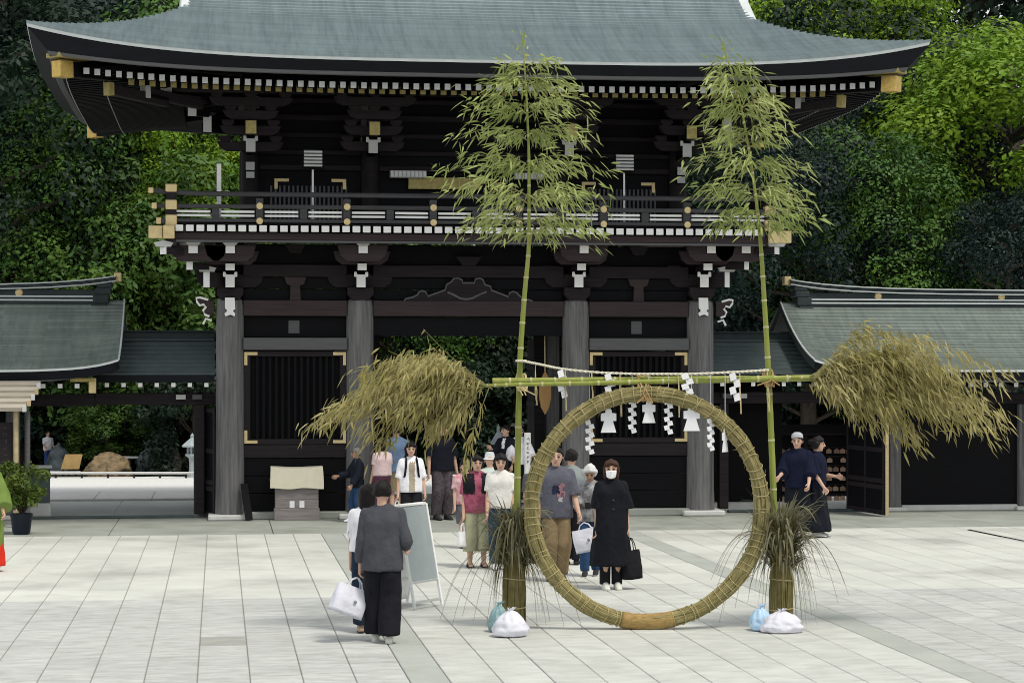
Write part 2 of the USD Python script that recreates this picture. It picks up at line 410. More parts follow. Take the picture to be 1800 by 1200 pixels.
# --- eave: pale copper lip, deep dark fascia, pale lath below
def eave_curve(hw, yoff, z0, r, n=60):
    fr = np.linspace(-1, 1, n + 1); fr = np.sign(fr) * np.abs(fr) ** .75
    f = np.stack([fr * hw, np.full_like(fr, YF + yoff), z0 + r * np.abs(fr) ** 4], 1)
    hl = (YB - YF) / 2 - yoff
    rgt = np.stack([np.full_like(fr, hw), 2 + fr * hl, z0 + r * np.abs(fr) ** 4], 1)
    b = f[::-1] * (1, -1, 1) + (0, 4, 0); l = rgt[::-1] * (-1, 1, 1)
    return np.vstack([f, rgt[1:], b[1:], l[1:]])
e0, e1 = eave_curve(HW, 0, ZE + .004, RISE), eave_curve(HW - .02, .02, ZE - .05, RISE - .01)
e2, e3 = eave_curve(HW - .33, .22, 7.845, .26), eave_curve(HW - .36, .25, 7.795, .25)
e4, e5 = eave_curve(HW - .46, .34, 7.79, .25), eave_curve(HW - .62, .50, 7.86, .25)
obj('eave_lip', MB().grid([e0, e1], True), M['copper_pale'], gate)
obj('eave_fascia', MB().grid([e1 + 0, e2], True), M['fascia'], gate, smooth=True)
obj('eave_lath', MB().grid([e2 - (0, .0, .0), e2 * (1.0005, 1, 1) - (0, .004, 0), e3, e4], True), M['wood_grey'], gate)
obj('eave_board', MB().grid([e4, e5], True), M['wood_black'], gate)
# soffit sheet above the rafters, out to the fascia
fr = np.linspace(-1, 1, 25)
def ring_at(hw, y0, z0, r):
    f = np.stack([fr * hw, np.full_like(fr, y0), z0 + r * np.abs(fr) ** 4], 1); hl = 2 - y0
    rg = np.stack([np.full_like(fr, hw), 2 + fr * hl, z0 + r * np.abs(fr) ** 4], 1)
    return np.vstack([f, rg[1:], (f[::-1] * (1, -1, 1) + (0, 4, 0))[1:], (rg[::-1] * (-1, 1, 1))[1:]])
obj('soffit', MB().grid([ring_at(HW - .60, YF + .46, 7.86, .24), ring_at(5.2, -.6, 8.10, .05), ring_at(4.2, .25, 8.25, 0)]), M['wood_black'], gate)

# --- rafters with painted ends, two tiers
sp = .181
nr = int(7.15 / sp)
for tier, (y0, zc, w, h, m, hw, rs) in enumerate(((-2.85, 7.655, .095, .105, 'offwhite', 6.98, .20), (-2.18, 7.665, .10, .13, 'gold_dull', 6.25, .15))):
    for k in range(-nr, nr + 1):
        x = k * sp + .03
        if abs(x) > hw: continue
        z = zc + rs * (abs(x) / 7.2) ** 4
        y1 = max(y0 + .4, min(-1.0 if tier == 0 else .25, -3.4 + (7.7 - abs(x)) + .6))
        r = obj('rafter' if tier else 'flying_rafter', MB().bar((x, y0, z), (x, y1, z + .10 * (y1 - y0)), w * .92, h * .95), M['wood_black'], gate)
        obj('end_cap', MB().box(x - w / 2, x + w / 2, y0 - .012, y0 - .001, z - h / 2, z + h / 2), M[m], r)
for s in (-1, 1):
    mb, cb = MB(), MB()
    for tier, (x0, zc) in enumerate(((7.22, 7.655), (6.6, 7.665))):
        y = -2.0 if tier else -2.6
        while y < 6.4:
            z = zc + .2 * (abs(y - 2) / 4.9) ** 4
            mb.bar((s * x0, y, z), (s * (x0 - 1.3), y, z + .13), .09, .10); cb.box(s * x0 - .006, s * x0 + .006, y - .05, y + .05, z - .05, z + .05)
            y += sp
    obj('side_rafters', mb, M['wood_black'], gate, kind='stuff'); obj('side_rafter_caps', cb, M['offwhite'], gate, kind='stuff')
# hip rafters with gilt ends at the four corners
for sx in (-1, 1):
    for (sy, yc) in ((-1, -2.98), (1, 6.98)):
        tip = np.array([sx * 7.32, yc, 7.83]); inn = np.array([sx * 4.3, yc - sy * 3.0, 8.0])
        h = obj('hip_rafter', MB().bar(tip, inn, .20, .26, .01), M['wood_black'], gate)
        d = (inn - tip) / np.linalg.norm(inn - tip)
        obj('gilt_end', MB().bar(tip - d * .04, tip + d * .26, .225, .285, .012), M['gold'], h)
        t2 = tip + np.array([-sx * .12, -sy * .10, .21])
        p2 = obj('upper_hip_plate', MB().bar(t2 - d * .28 + (0, 0, .02), t2 + d * .45, .34, .085, .01), M['gold_dull'], h)
        lead = tip + d * 3.4
        obj('tail_rafter', MB().bar(lead + (0, 0, -.30), lead + d * .9 + (0, 0, -.2), .17, .22, .01), M['wood_black'], gate)
        # slanting gilt strap under the side eave
        if sy < 0:
            for k, (f0, gg) in enumerate(((.9, 'gold_dull'), (1.75, 'offwhite'))):
                b0 = tip + d * f0 + (sx * -.15, 0, -.28)
                ar = obj('corner_arm', MB().bar(b0, b0 + d * 1.4 + (0, 0, -.15), .13, .18, .01), M['wood'], gate)
                obj('painted_end', MB().bar(b0 - d * .012, b0 + d * .10, .15, .22), M[gg], ar)

# --- lower storey: pillars, tie beams, panels
for iy, y in enumerate(PY):
    for x in PX:
        pr = [(.275, .10), (.262, .5), (.255, 2.4), (.25, 3.9), (.235, 4.02), (.2, 4.05)]
        p = obj('pillar', MB().lathe(pr, (x, y, 0), 28), M['pillar'], gate, smooth=40)
        obj('pillar_base', MB().box(x - .40, x + .40, y - .40, y + .40, .004, .10, .02), M['sill'], p)
bay = [(PX[i] + .24, PX[i + 1] - .24) for i in range(3)]
def beam(name, py0, py1, y, m, d=.16, bays=(0, 1, 2), proud=0.0, xx=None):
    for b in bays:
        x0, x1 = bay[b] if xx is None else xx
        z1, z0 = ZZ(py0, 0, y), ZZ(py1, 0, y)
        obj(name, MB().box(x0, x1, y - d / 2 - proud, y + d / 2, z0, z1, .012), M[m], gate)
beam('head_tie_beam', 529, 556, 0, 'wood_purple', .24)
beam('lower_tie_beam', 594, 615, -.05, 'wood_grey', .22, (0, 2))
beam('lintel', 556.5, 590, .08, 'wood_black', .16, (1,))
beam('transom_panel', 556.5, 593.5, .10, 'wood_black', .06, (0, 2))
beam('plate_beam', 467, 488, 0, 'wood', .20)
beam('wall_plank', 488.5, 509, .05, 'wood_black', .08); beam('wall_plank', 509.5, 528.5, .05, 'wood_black', .08)
beam('wall_plank', 432, 466.5, .08, 'wood_black', .08)
for b in (0, 2):
    x0, x1 = bay[b]
    zt, zb = ZZ(617, 0, -.02), ZZ(779, 0, -.02)
    wdw = obj('lattice_window', MB().box(x0, x1, .06, .10, zb, zt), M['wood_black'], gate)
    obj('frame', MB().box(x0, x0 + .13, -.06, .055, zb, zt, .01), M['wood'], wdw); obj('frame', MB().box(x1 - .13, x1, -.06, .055, zb, zt, .01), M['wood'], wdw)
    obj('frame', MB().box(x0 + .131, x1 - .131, -.06, .055, zt - .10, zt, .01), M['wood'], wdw); obj('frame', MB().box(x0 + .131, x1 - .131, -.06, .055, zb, zb + .10, .01), M['wood'], wdw)
    nb = 13
    for k in range(nb):
        xx = x0 + .26 + (x1 - x0 - .52) * k / (nb - 1)
        obj('slat', MB().box(xx - .028, xx + .028, -.035, .045, zb + .101, zt - .101, .006), M['wood_black'], wdw)
    for (cx, cz, sx, sz) in ((x0 + .02, zt - .02, 1, -1), (x1 - .02, zt - .02, -1, -1), (x0 + .02, zb + .02, 1, 1), (x1 - .02, zb + .02, -1, 1)):
        g = MB().box(min(cx, cx + sx * .24), max(cx, cx + sx * .24), -.072, -.062, min(cz, cz + sz * .055), max(cz, cz + sz * .055))
        g.box(min(cx, cx + sx * .055), max(cx, cx + sx * .055), -.072, -.062, min(cz + sz * .056, cz + sz * .24), max(cz + sz * .056, cz + sz * .24))
        obj('gilt_corner', g, M['gold_pale'], wdw)
    zt2 = zb - .004
    for k, (f0, f1) in enumerate(((0, .2), (.2, .47), (.47, .73), (.73, 1))):
        za, zc = zt2 - f1 * (zt2 - .14), zt2 - f0 * (zt2 - .14)
        obj('dado_plank', MB().box(x0, x1, (-.05 if k == 0 else -.01), .07, za + .004, zc - .004, .008), M['wood_black' if k else 'wood'], gate)
    obj('sill_stone', MB().box(x0, x1, -.22, .25, .004, .135, .015), M['apron'], gate)
    zc = ZZ(575, 0, 0)
    for xx in ((x0 + x1) / 2 - .02,):
        obj('gilt_plate', MB().box(xx - .1, xx + .1, .058, .068, zc - .12, zc + .12, .0), M['wood_grey'], gate)
    # post and block in the frieze
    z0, z1 = ZZ(529, 0, 0), ZZ(489, 0, 0)
    xc = (x0 + x1) / 2
    obj('frieze_strut', MB().prism([(xc - .10, z0), (xc + .10, z0), (xc + .085, z0 + .27), (xc + .16, z0 + .30), (xc + .2, z1), (xc - .2, z1), (xc - .16, z0 + .30), (xc - .085, z0 + .27)], -.08, .005), M['wood_purple'], gate)
    obj('frieze_block', MB().prism([(xc - .10, ZZ(447, 0, 0)), (xc + .10, ZZ(447, 0, 0)), (xc + .19, ZZ(432, 0, 0)), (xc - .19, ZZ(432, 0, 0))], -.1, .03), M['wood'], gate)
# frog-leg strut carved over the central bay
kp = [(325, 395), (340, 375), (372, 368), (400, 355), (408, 340), (425, 333), (445, 340), (455, 362), (545, 330), (555, 300), (580, 285), (590, 270), (612, 266), (635, 275), (640, 292), (700, 292), (705, 272), (728, 266), (745, 275), (755, 300), (785, 310), (790, 330), (880, 365), (885, 345), (905, 337), (925, 345), (935, 357), (955, 372), (1000, 385), (1010, 395)]
q = [Pt(600 + a / 3, 400 + b / 3, -.06) for a, b in kp]
pts = [(p[0], p[2]) for p in q]
fs = obj('frog_leg_strut', MB().prism(pts + [(pts[-1][0] - .3, pts[-1][1]), (pts[0][0] + .3, pts[0][1])], -.09, .005), M['wood'], gate)
obj('carved_rim', MB().tube([(a, -.10, b) for a, b in pts], .018, 6), M['wood_grey'], fs)
inner = [(560, 340), (590, 352), (625, 372), (660, 378), (690, 372), (730, 352), (765, 338)]
obj('carved_rim', MB().tube([Pt(600 + a / 3, 400 + b / 3, -.10) for a, b in inner], .022, 6), M['wood_grey'], fs)
z = ZZ(467, 0, 0)
obj('carved_block', MB().prism([(-.12, z + .0), (.12, z), (.24, z + .16), (-.24, z + .16)], -.12, .03), M['wood'], gate)

# --- bracket sets that carry the balcony
def white_end(arm, x, y, z0, z1, w, prongs, m='white'):
    if prongs:
        k = (z1 - z0) * .30
        P = [(x - w * .5, z0), (x + w * .5, z0), (x + w * .5, z1 - k * 1.1), (x + w * .78, z1 - k), (x + w * .78, z1), (x + w * .5, z1), (x + w * .42, z1 - k * .55), (x - w * .42, z1 - k * .55), (x - w * .5, z1), (x - w * .78, z1), (x - w * .78, z1 - k), (x - w * .5, z1 - k * 1.1)]
    else:
        P = [(x - w * .5, z0), (x + w * .5, z0), (x + w * .5, z1), (x - w * .5, z1)]
    obj('white_end', MB().prism(P, y - .015, y - .002), M[m], arm)
def cross_arm(x, y, z0, z1, L, m='wood'):
    P = [(x - L + .16, z0), (x + L - .16, z0), (x + L - .05, z0 + (z1 - z0) * .35), (x + L, z1), (x - L, z1), (x - L + .05, z0 + (z1 - z0) * .35)]
    obj('bracket_arm', MB().prism(P, y - .07, y + .07), M[m], gate)
def block(x, y, z0, z1, w, m='wood', d=.09):
    P = [(x - w * .62, z0), (x + w * .62, z0), (x + w, z0 + (z1 - z0) * .45), (x + w, z1), (x - w, z1), (x - w, z0 + (z1 - z0) * .45)]
    return obj('bearing_block', MB().prism(P, y - d, y + d), M[m], gate)
def bracket_set(x, Y0, t1, t2, t3, cap, dai, dy, edge, sc=1.0, gold=None):
    zz = lambda py, y: ZZ(py, x, y)
    block(x, Y0, zz(dai[1], Y0), zz(dai[0], Y0), .24 * sc, 'wood', .22)
    for (a, b), d, pr in ((t1, dy[0], True), (t2, dy[1], False), (t3, dy[2], False)):
        y = Y0 - d
        z0, z1 = zz(b, y), zz(a, y)
        arm = obj('bracket_arm', MB().box(x - .075 * sc, x + .075 * sc, y, Y0 + .2, z0 + .005, z1 - .03), M['wood'], gate)
        white_end(arm, x, y, z0, z1, .165 * sc, pr)
    z = zz(t1[0], Y0); h = zz(t2[0], Y0) - z
    cross_arm(x, Y0 - .0, zz(t1[1], Y0) , zz(t1[0], Y0) - .05, .62 * sc)
    for s in (-1, 1):
        block(x + s * .52 * sc, Y0, zz(t1[0], Y0) - .05, zz(t2[1], Y0) + .08, .12 * sc)
    y2 = Y0 - dy[1] + .12
    cross_arm(x, y2, zz(t2[0] + 2, y2), zz(t3[1] - 3, y2), .52 * sc, 'wood_purple')
    y3 = Y0 - dy[2] + .1
    cross_arm(x, y3, zz(t2[0] - 4, y3), zz(t3[0] - 1, y3), .46 * sc, 'wood_purple')
    for s in (-1, 1):
        block(x + s * .38 * sc, y3, zz(t3[0], y3), zz(cap[0] + 2, y3), .10 * sc, 'wood')
    yc = Y0 - dy[2] - .06
    c = block(x, yc, zz(cap[1], yc), zz(cap[0], yc), .15 * sc, 'offwhite', .06)
for x in PX:
    bracket_set(x, 0, (478, 505), (463, 475), (432, 445), (418, 431), (506, 528), (.36, .66, .95), -1.0)
for x in PX:
    obj('pillar_head_board', MB().box(x - .27, x + .27, .10, .16, 4.06, Zb(425) if False else 5.15), M['wood_black'], gate)
# corner sets: diagonal arms and the arms along the side
for s in (-1, 1):
    for d, a, b, pr in ((.42, 478, 505, True), (.72, 460, 474, False), (1.18, 434, 447, False)):
        x, y = s * (4.42 + d), -d
        z0, z1 = ZZ(b, x, y), ZZ(a, x, y)
        arm = obj('corner_arm', MB().bar((x, y, (z0 + z1) / 2), (s * 4.42, 0, (z0 + z1) / 2), .15, z1 - z0 - .02), M['wood'], gate)
        e = np.array([x, y, (z0 + z1) / 2]); dd = np.array([s, -1, 0]) / math.sqrt(2)
        obj('white_end', MB().bar(e - dd * -.001, e + dd * .014, .15, z1 - z0), M['white'], arm)
        capz = z1 + .055
        obj('cap_block', MB().prism([(x - .13, capz - .05), (x + .13, capz - .05), (x + .17, capz + .02), (x, capz + .06), (x - .17, capz + .02)], y - .06, y + .06), M['offwhite'], arm)
    for d, a, b in ((.66, 432, 445),):
        x, y = s * (4.42 + d), -.95
        z0, z1 = ZZ(b, x, y), ZZ(a, x, y)
        arm = obj('bracket_arm', MB().box(x - .075, x + .075, y, .2, z0, z1 - .01), M['wood'], gate)
        white_end(arm, x, y, z0, z1, .165, False)
        block(x, y - .06, ZZ(431, x, y), ZZ(418, x, y), .15, 'offwhite', .06)
        cross_arm(x - s * .1, -.85, ZZ(459, x, y), ZZ(431, x, y), .5, 'wood_purple')
    # white carved nosing towards the court and the side nosing with a white scrolled edge
    x = s * 4.42
    P = [Pt(403 + a, b, -.30) - Pt(403, 540, -.30) for a, b in ((-9, 523), (8, 523), (9, 543), (5, 546), (9, 551), (8, 556), (1, 553), (-8, 556), (-10, 551), (-5, 546), (-9, 541))]
    zb = ZZ(540, x, -.3)
    nz = obj('beam_nosing', MB().box(x - .08, x + .08, -.29, -.2, zb - .16, zb + .18), M['wood_purple'], gate)
    obj('carved_face', MB().prism([(x + p[0], zb + p[2]) for p in P], -.318, -.292), M['white'], nz)
    sp_ = [(345, 524), (352, 523), (366, 527), (376, 528), (376, 552), (368, 556), (360, 553), (357, 546), (362, 540), (358, 535), (351, 537), (346, 530)]
    P = [Pt(a, b, 0) for a, b in sp_]
    P = [((p[0] + 4.42) * (1 if s < 0 else -1) + s * 4.42 + 0, p[2]) for p in P]
    sn = obj('side_nosing', MB().prism(P, -.09, .09), M['wood_purple'], gate)
    rim = [P[i] for i in (2, 1, 0, 11, 10, 9, 8, 7, 6, 5)]
    obj('scrolled_edge', MB().tube([(a, -.095, b) for a, b in rim], .022, 6), M['white'], sn)
    hb = [Pt(a, b, 0) for a, b in ((357, 570), (362, 560), (372, 563))]
    rim2 = [((p[0] + 4.42) * (1 if s < 0 else -1) + s * 4.42, -.03, p[2]) for p in hb]
    obj('scrolled_edge', MB().tube(rim2, .022, 6), M['white'], sn)

# --- balcony
BW, BY = 5.48, -1.25
Zb = lambda py, y=BY: ZZ(py, -.05, y)
zd = Zb(398)
obj('balcony_edge_beam', MB().box(-BW + .05, BW - .05, BY + .05, BY + .25, Zb(425), Zb(411.5), .01), M['wood_purple'], gate)
obj('balcony_light_lath', MB().box(-BW + .1, BW - .1, BY + .02, BY + .2, Zb(428.5), Zb(425.2)), M['wood_grey'], gate)
for s in (-1, 1):
    obj('balcony_edge_beam', MB().box(s * BW - .1, s * BW + .1, BY + .26, 5.2, Zb(425), Zb(411.5), .01), M['wood_purple'], gate)
k, w = 0, .185
xs = np.arange(-BW + .16, BW - .1, w)
for x in xs:
    j = obj('floor_joist', MB().box(x - .08, x + .08, BY - .04, .3, Zb(411) , Zb(399.5)), M['wood_black'], gate)
    obj('white_end', MB().box(x - .068, x + .068, BY - .058, BY - .042, Zb(410.5), Zb(399.5), .006), M['white'], j)
obj('balcony_floor', MB().box(-BW, BW, BY, .2, zd, zd + .05, .01), M['wood'], gate)
for s in (-1, 1):
    obj('balcony_floor', MB().box(min(s * 4.3, s * BW), max(s * 4.3, s * BW), .21, 5.25, zd, zd + .05, .01), M['wood'], gate)
    mb = MB()
    for y in np.arange(-1.0, 5.2, w): mb.box(min(s * (BW - .3), s * (BW + .04)), max(s * (BW - .3), s * (BW + .04)), y - .08, y + .08, Zb(411), Zb(399.5))
    obj('side_joists', mb, M['offwhite'], gate, kind='stuff')
    # gilt beam ends at the corner
    x = s * (BW + .02)
    cb = obj('corner_beam', MB().box(x - .09, x + .09, BY - .12, BY + .2, Zb(423), Zb(402), .01), M['wood_purple'], gate)
    obj('gilt_end', MB().box(x - .10, x + .10, BY - .14, BY - .08, Zb(424), Zb(401), .012), M['gold_pale'], cb)
    obj('gilt_end', MB().box(min(s * (BW + .13), s * (BW + .38)), max(s * (BW + .13), s * (BW + .38)), BY - .02, BY + .16, Zb(423), Zb(401), .012), M['gold_pale'], cb)
# railing
RY = BY + .06
rl = tag(part('railing', gate))
RX = BW - .02
for (nm, a, b, d, m, ext) in (('bottom_rail', 397.5, 388, .12, 'wood_grey', .22), ('middle_rail', 370, 363, .10, 'wood_grey', .30), ):
    obj(nm, MB().box(-RX - ext, RX + ext, RY - d / 2, RY + d / 2, Zb(a), Zb(b), .012), M['wood_rail'], rl)
P = [(-RX - .36, RY, Zb(340)), (-RX - .1, RY, Zb(342.5)), (-RX + .5, RY, Zb(345)), (RX - .5, RY, Zb(345)), (RX + .1, RY, Zb(342.5)), (RX + .36, RY, Zb(340))]
obj('top_rail', MB().tube(P, .045, 10), M['wood_rail'], rl, smooth=40)
for s in (-1, 1):
    for y_, ext, r in ((340, .36, .055), (366.5, .30, .06), (392.5, .22, .065)):
        obj('gilt_tip', MB().box(s * (RX + ext) - .045, s * (RX + ext) + .045, RY - r, RY + r, Zb(y_) - r * .9, Zb(y_) + r * .9, .012), M['gold_pale'], rl)
    for y_, h in ((336, .07), (365, .085), (392, .10)):
        obj('gilt_post_sleeve', MB().box(s * RX - .10, s * RX + .10, RY - .10, RY + .10, Zb(y_) - h, Zb(y_) + h, .015), M['gold_pale'], rl)
    obj('corner_post', MB().box(s * RX - .085, s * RX + .085, RY - .085, RY + .085, zd, Zb(336), .01), M['wood'], rl)
    obj('side_rail', MB().tube([(s * RX, RY + .1, Zb(345)), (s * RX, 5.1, Zb(345))], .045, 8).box(s * RX - .05, s * RX + .05, RY + .11, 5.1, Zb(370), Zb(363)).box(s * RX - .06, s * RX + .06, RY + .11, 5.1, Zb(397), Zb(388)), M['wood'], rl)
pp = np.linspace(-RX, RX, 15)
for i, x in enumerate(pp[1:-1], 1):
    tall = i % 2 == 0
    q = obj('rail_post', MB().box(x - .065, x + .065, RY - .055, RY + .055, Zb(388), Zb(352 if tall else 370), .01), M['wood_rail'], rl)
    if tall:
        for yy in (392, 366):
            obj('gilt_stud', MB().lathe([(.0, -.02), (.05, -.015), (.065, 0), (.05, .015), (0, .02)], (0, 0, 0), 12).__class__().add(*(lambda v, f: (v @ rotx(PI / 2).T + (x, RY - .075, Zb(yy)), f))(*MB().lathe([(.001, -.025), (.05, -.012), (.06, .012), (.001, .02)], (0, 0, 0), 12).get())), M['gold_pale'], q)
for a, b in zip(pp[:-1], pp[1:]):
    for y0, y1 in ((377.5, 373.5), (384.5, 380.5)):
        obj('white_slat', MB().box(a + .09, b - .09, RY + .0, RY + .03, Zb(y0), Zb(y1), .004), M['white'], rl)

# --- upper storey
UX, UY = (-4.05, -1.82, 1.82, 4.05), .3
zf = zd + .05
for x in UX:
    obj('upper_pillar', MB().lathe([(.17, zf), (.165, zf + 1.6), (.15, zf + 1.72)], (x, UY, 0), 20), M['wood'], gate, smooth=40)
    obj('upper_pillar', MB().lathe([(.17, zf), (.165, zf + 1.6), (.15, zf + 1.72)], (x, 3.7, 0), 14), M['wood'], gate, smooth=40)
for s in (-1, 1):
    obj('side_wall', MB().box(s * 4.05 - .05, s * 4.05 + .05, UY + .18, 3.52, zf, 8.2), M['wood_black'], gate)
Zu = lambda py: ZZ(py, 0, UY)
for i in range(3):
    x0, x1 = UX[i] + .17, UX[i + 1] - .17
    obj('upper_wall', MB().box(x0, x1, UY + .03, UY + .1, zf, Zu(160)), M['wood_black'], gate)
    obj('upper_wall', MB().box(x0, x1, 3.66, 3.73, zf, Zu(160)), M['wood_black'], gate)
    for a, b, m in ((294, 303, 'wood_grey'), (268, 276, 'wood'), (238, 246, 'wood'), (206, 216, 'wood'), (178, 186, 'wood')):
        obj('upper_beam', MB().box(x0, x1, UY - .06, UY + .029, Zu(b), Zu(a), .008), M['wood' if m == 'wood_grey' else m], gate)
    if i != 1:
        ww = obj('upper_window', MB().box(x0 + .1, x1 - .1, UY - .01, UY + .028, zf + .01, Zu(316)), M['wood_black'], gate)
        for xx in np.arange(x0 + .22, x1 - .2, .082):
            obj('slat', MB().box(xx - .018, xx + .018, UY - .045, UY - .012, zf + .05, Zu(330), .004), M['wood_grey'], ww)
        for s, cx in ((1, x0 + .28 if i == 0 else x0 + .2), (-1, x1 - .28 if i == 0 else x1 - .28)):
            cz = Zu(318)
            obj('gilt_corner', MB().box(min(cx, cx + s * .27), max(cx, cx + s * .27), UY - .06, UY - .047, cz - .055, cz).box(min(cx, cx + s * .06), max(cx, cx + s * .06), UY - .06, UY - .047, cz - .19, cz - .056), M['gold_pale'], ww)
pa = [Pt(718, 332, .2), Pt(846, 313, .2)]
obj('gilt_door_panel', MB().box(pa[0][0], pa[1][0], .2, .22, pa[0][2], pa[1][2], .005), M['gold_dull'], gate)
for x in UX:
    zz = lambda py, y: ZZ(py, x, y)
    off = -.003 * 0
    for (a, b, y, pr, m, w) in ((213, 236, -.95, False, 'gold_dull', .19), (240, 268, -.55, True, 'offwhite', .17), (286, 300, -.05, False, 'offwhite', .16), (303, 314, -.02, False, 'offwhite', .15)):
        if abs(x) < 3 and a > 270: continue
        shift = 9 * (x + 4.05) / 8.1 - 1
        z0, z1 = ZZ(b + shift, x, y), ZZ(a + shift, x, y)
        arm = obj('bracket_arm', MB().box(x - .07, x + .07, y, UY, z0 + .005, z1 - .03), M['wood_black'], gate)
        white_end(arm, x, y, z0, z1, w, pr, m)
    for (a, b, L, y) in ((250, 266, .6, -.3), (222, 238, .55, -.6), (195, 210, .5, -.9), (172, 186, .75, -1.1)):
        cross_arm(x, y, zz(b, y), zz(a, y), L, 'wood')
        for s in (-1, 0, 1): block(x + s * (L - .14), y, zz(a, y) + .002, zz(a - 10, y), .11, 'wood')
obj('eave_purlin', MB().box(-6.0, 6.0, -1.25, -1.05, ZZ(170, 0, -1.15), ZZ(158, 0, -1.15), .01), M['wood'], gate)
for s in (-1, 1):
    for d, a, b, m in ((.45, 246, 264, 'offwhite'), (.78, 205, 233, 'offwhite'), (1.05, 190, 205, 'offwhite'), (1.5, 140, 165, 'white')):
        x, y = s * (4.05 + d), UY - d
        z0, z1 = ZZ(b, x, y), ZZ(a, x, y)
        arm = obj('corner_arm', MB().bar((x, y, (z0 + z1) / 2), (s * 4.05, UY, (z0 + z1) / 2), .14, z1 - z0 - .03), M['wood_black'], gate)
        white_end(arm, x, y - .05, z0, z1, .15 if d < 1.4 else .2, d < .5 or d > 1.4, m)
        zc = z1 + .05
        obj('cap_block', MB().prism([(x - .12, zc - .04), (x + .12, zc - .04), (x + .16, zc + .02), (x - .16, zc + .02)], y - .05, y + .05), M['wood'], arm)
    xs_ = s * 6.0
    obj('side_purlin', MB().box(xs_ - .1, xs_ + .1, -1.04, 5.2, ZZ(170, 0, -1.15), ZZ(158, 0, -1.15), .01), M['wood'], gate)

# --- inside the gateway: middle frame, side partitions, raised stone floor
for s in (-1, 1):
    pw = obj('passage_wall', MB().box(s * 2.03 - .04, s * 2.03 + .04, .27, 1.73, .12, 3.95), M['wood_black'], gate)
    if s > 0:
        for r in range(2):
            for c in range(2):
                y, z = .55 + c * .62, ZZ(600 + r * 26, 2, 1)
                obj('lattice_pane', MB().box(1.975, 1.988, y - .2, y + .2, z - .12, z + .12), M['wood_grey'], pw)
    obj('passage_wall', MB().box(s * 2.03 - .04, s * 2.03 + .04, 2.27, 3.73, .12, 3.95), M['wood_black'], gate)
    obj('door_post', MB().box(s * 1.62 - .1, s * 1.62 + .1, 1.9, 2.1, .24, 3.4, .01), M['wood'], gate)
    dl = obj('door_leaf', MB().box(s * 1.66 - .035, s * 1.66 + .035, 2.12, 3.62, .3, 3.35, .01), M['wood_black'], gate)
    for k in range(4):
        obj('door_batten', MB().box(s * 1.61 - .015, s * 1.61 + .015, 2.2, 3.55, .5 + k * .75, .6 + k * .75, .005), M['wood'], dl)
obj('door_lintel', MB().box(-1.78, 1.78, 1.9, 2.1, 3.401, 3.62, .01), M['wood'], gate)
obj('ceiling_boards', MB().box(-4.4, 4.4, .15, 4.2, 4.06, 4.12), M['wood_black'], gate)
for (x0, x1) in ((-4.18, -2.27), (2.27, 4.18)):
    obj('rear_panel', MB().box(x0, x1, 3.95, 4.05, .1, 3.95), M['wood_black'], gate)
obj('stone_step', MB().box(-1.74, 1.74, .75, 3.4, .004, .13, .02), M['apron'], gate)
obj('stone_step', MB().box(-1.74, 1.74, 1.45, 3.0, .132, .26, .02), M['apron'], gate)
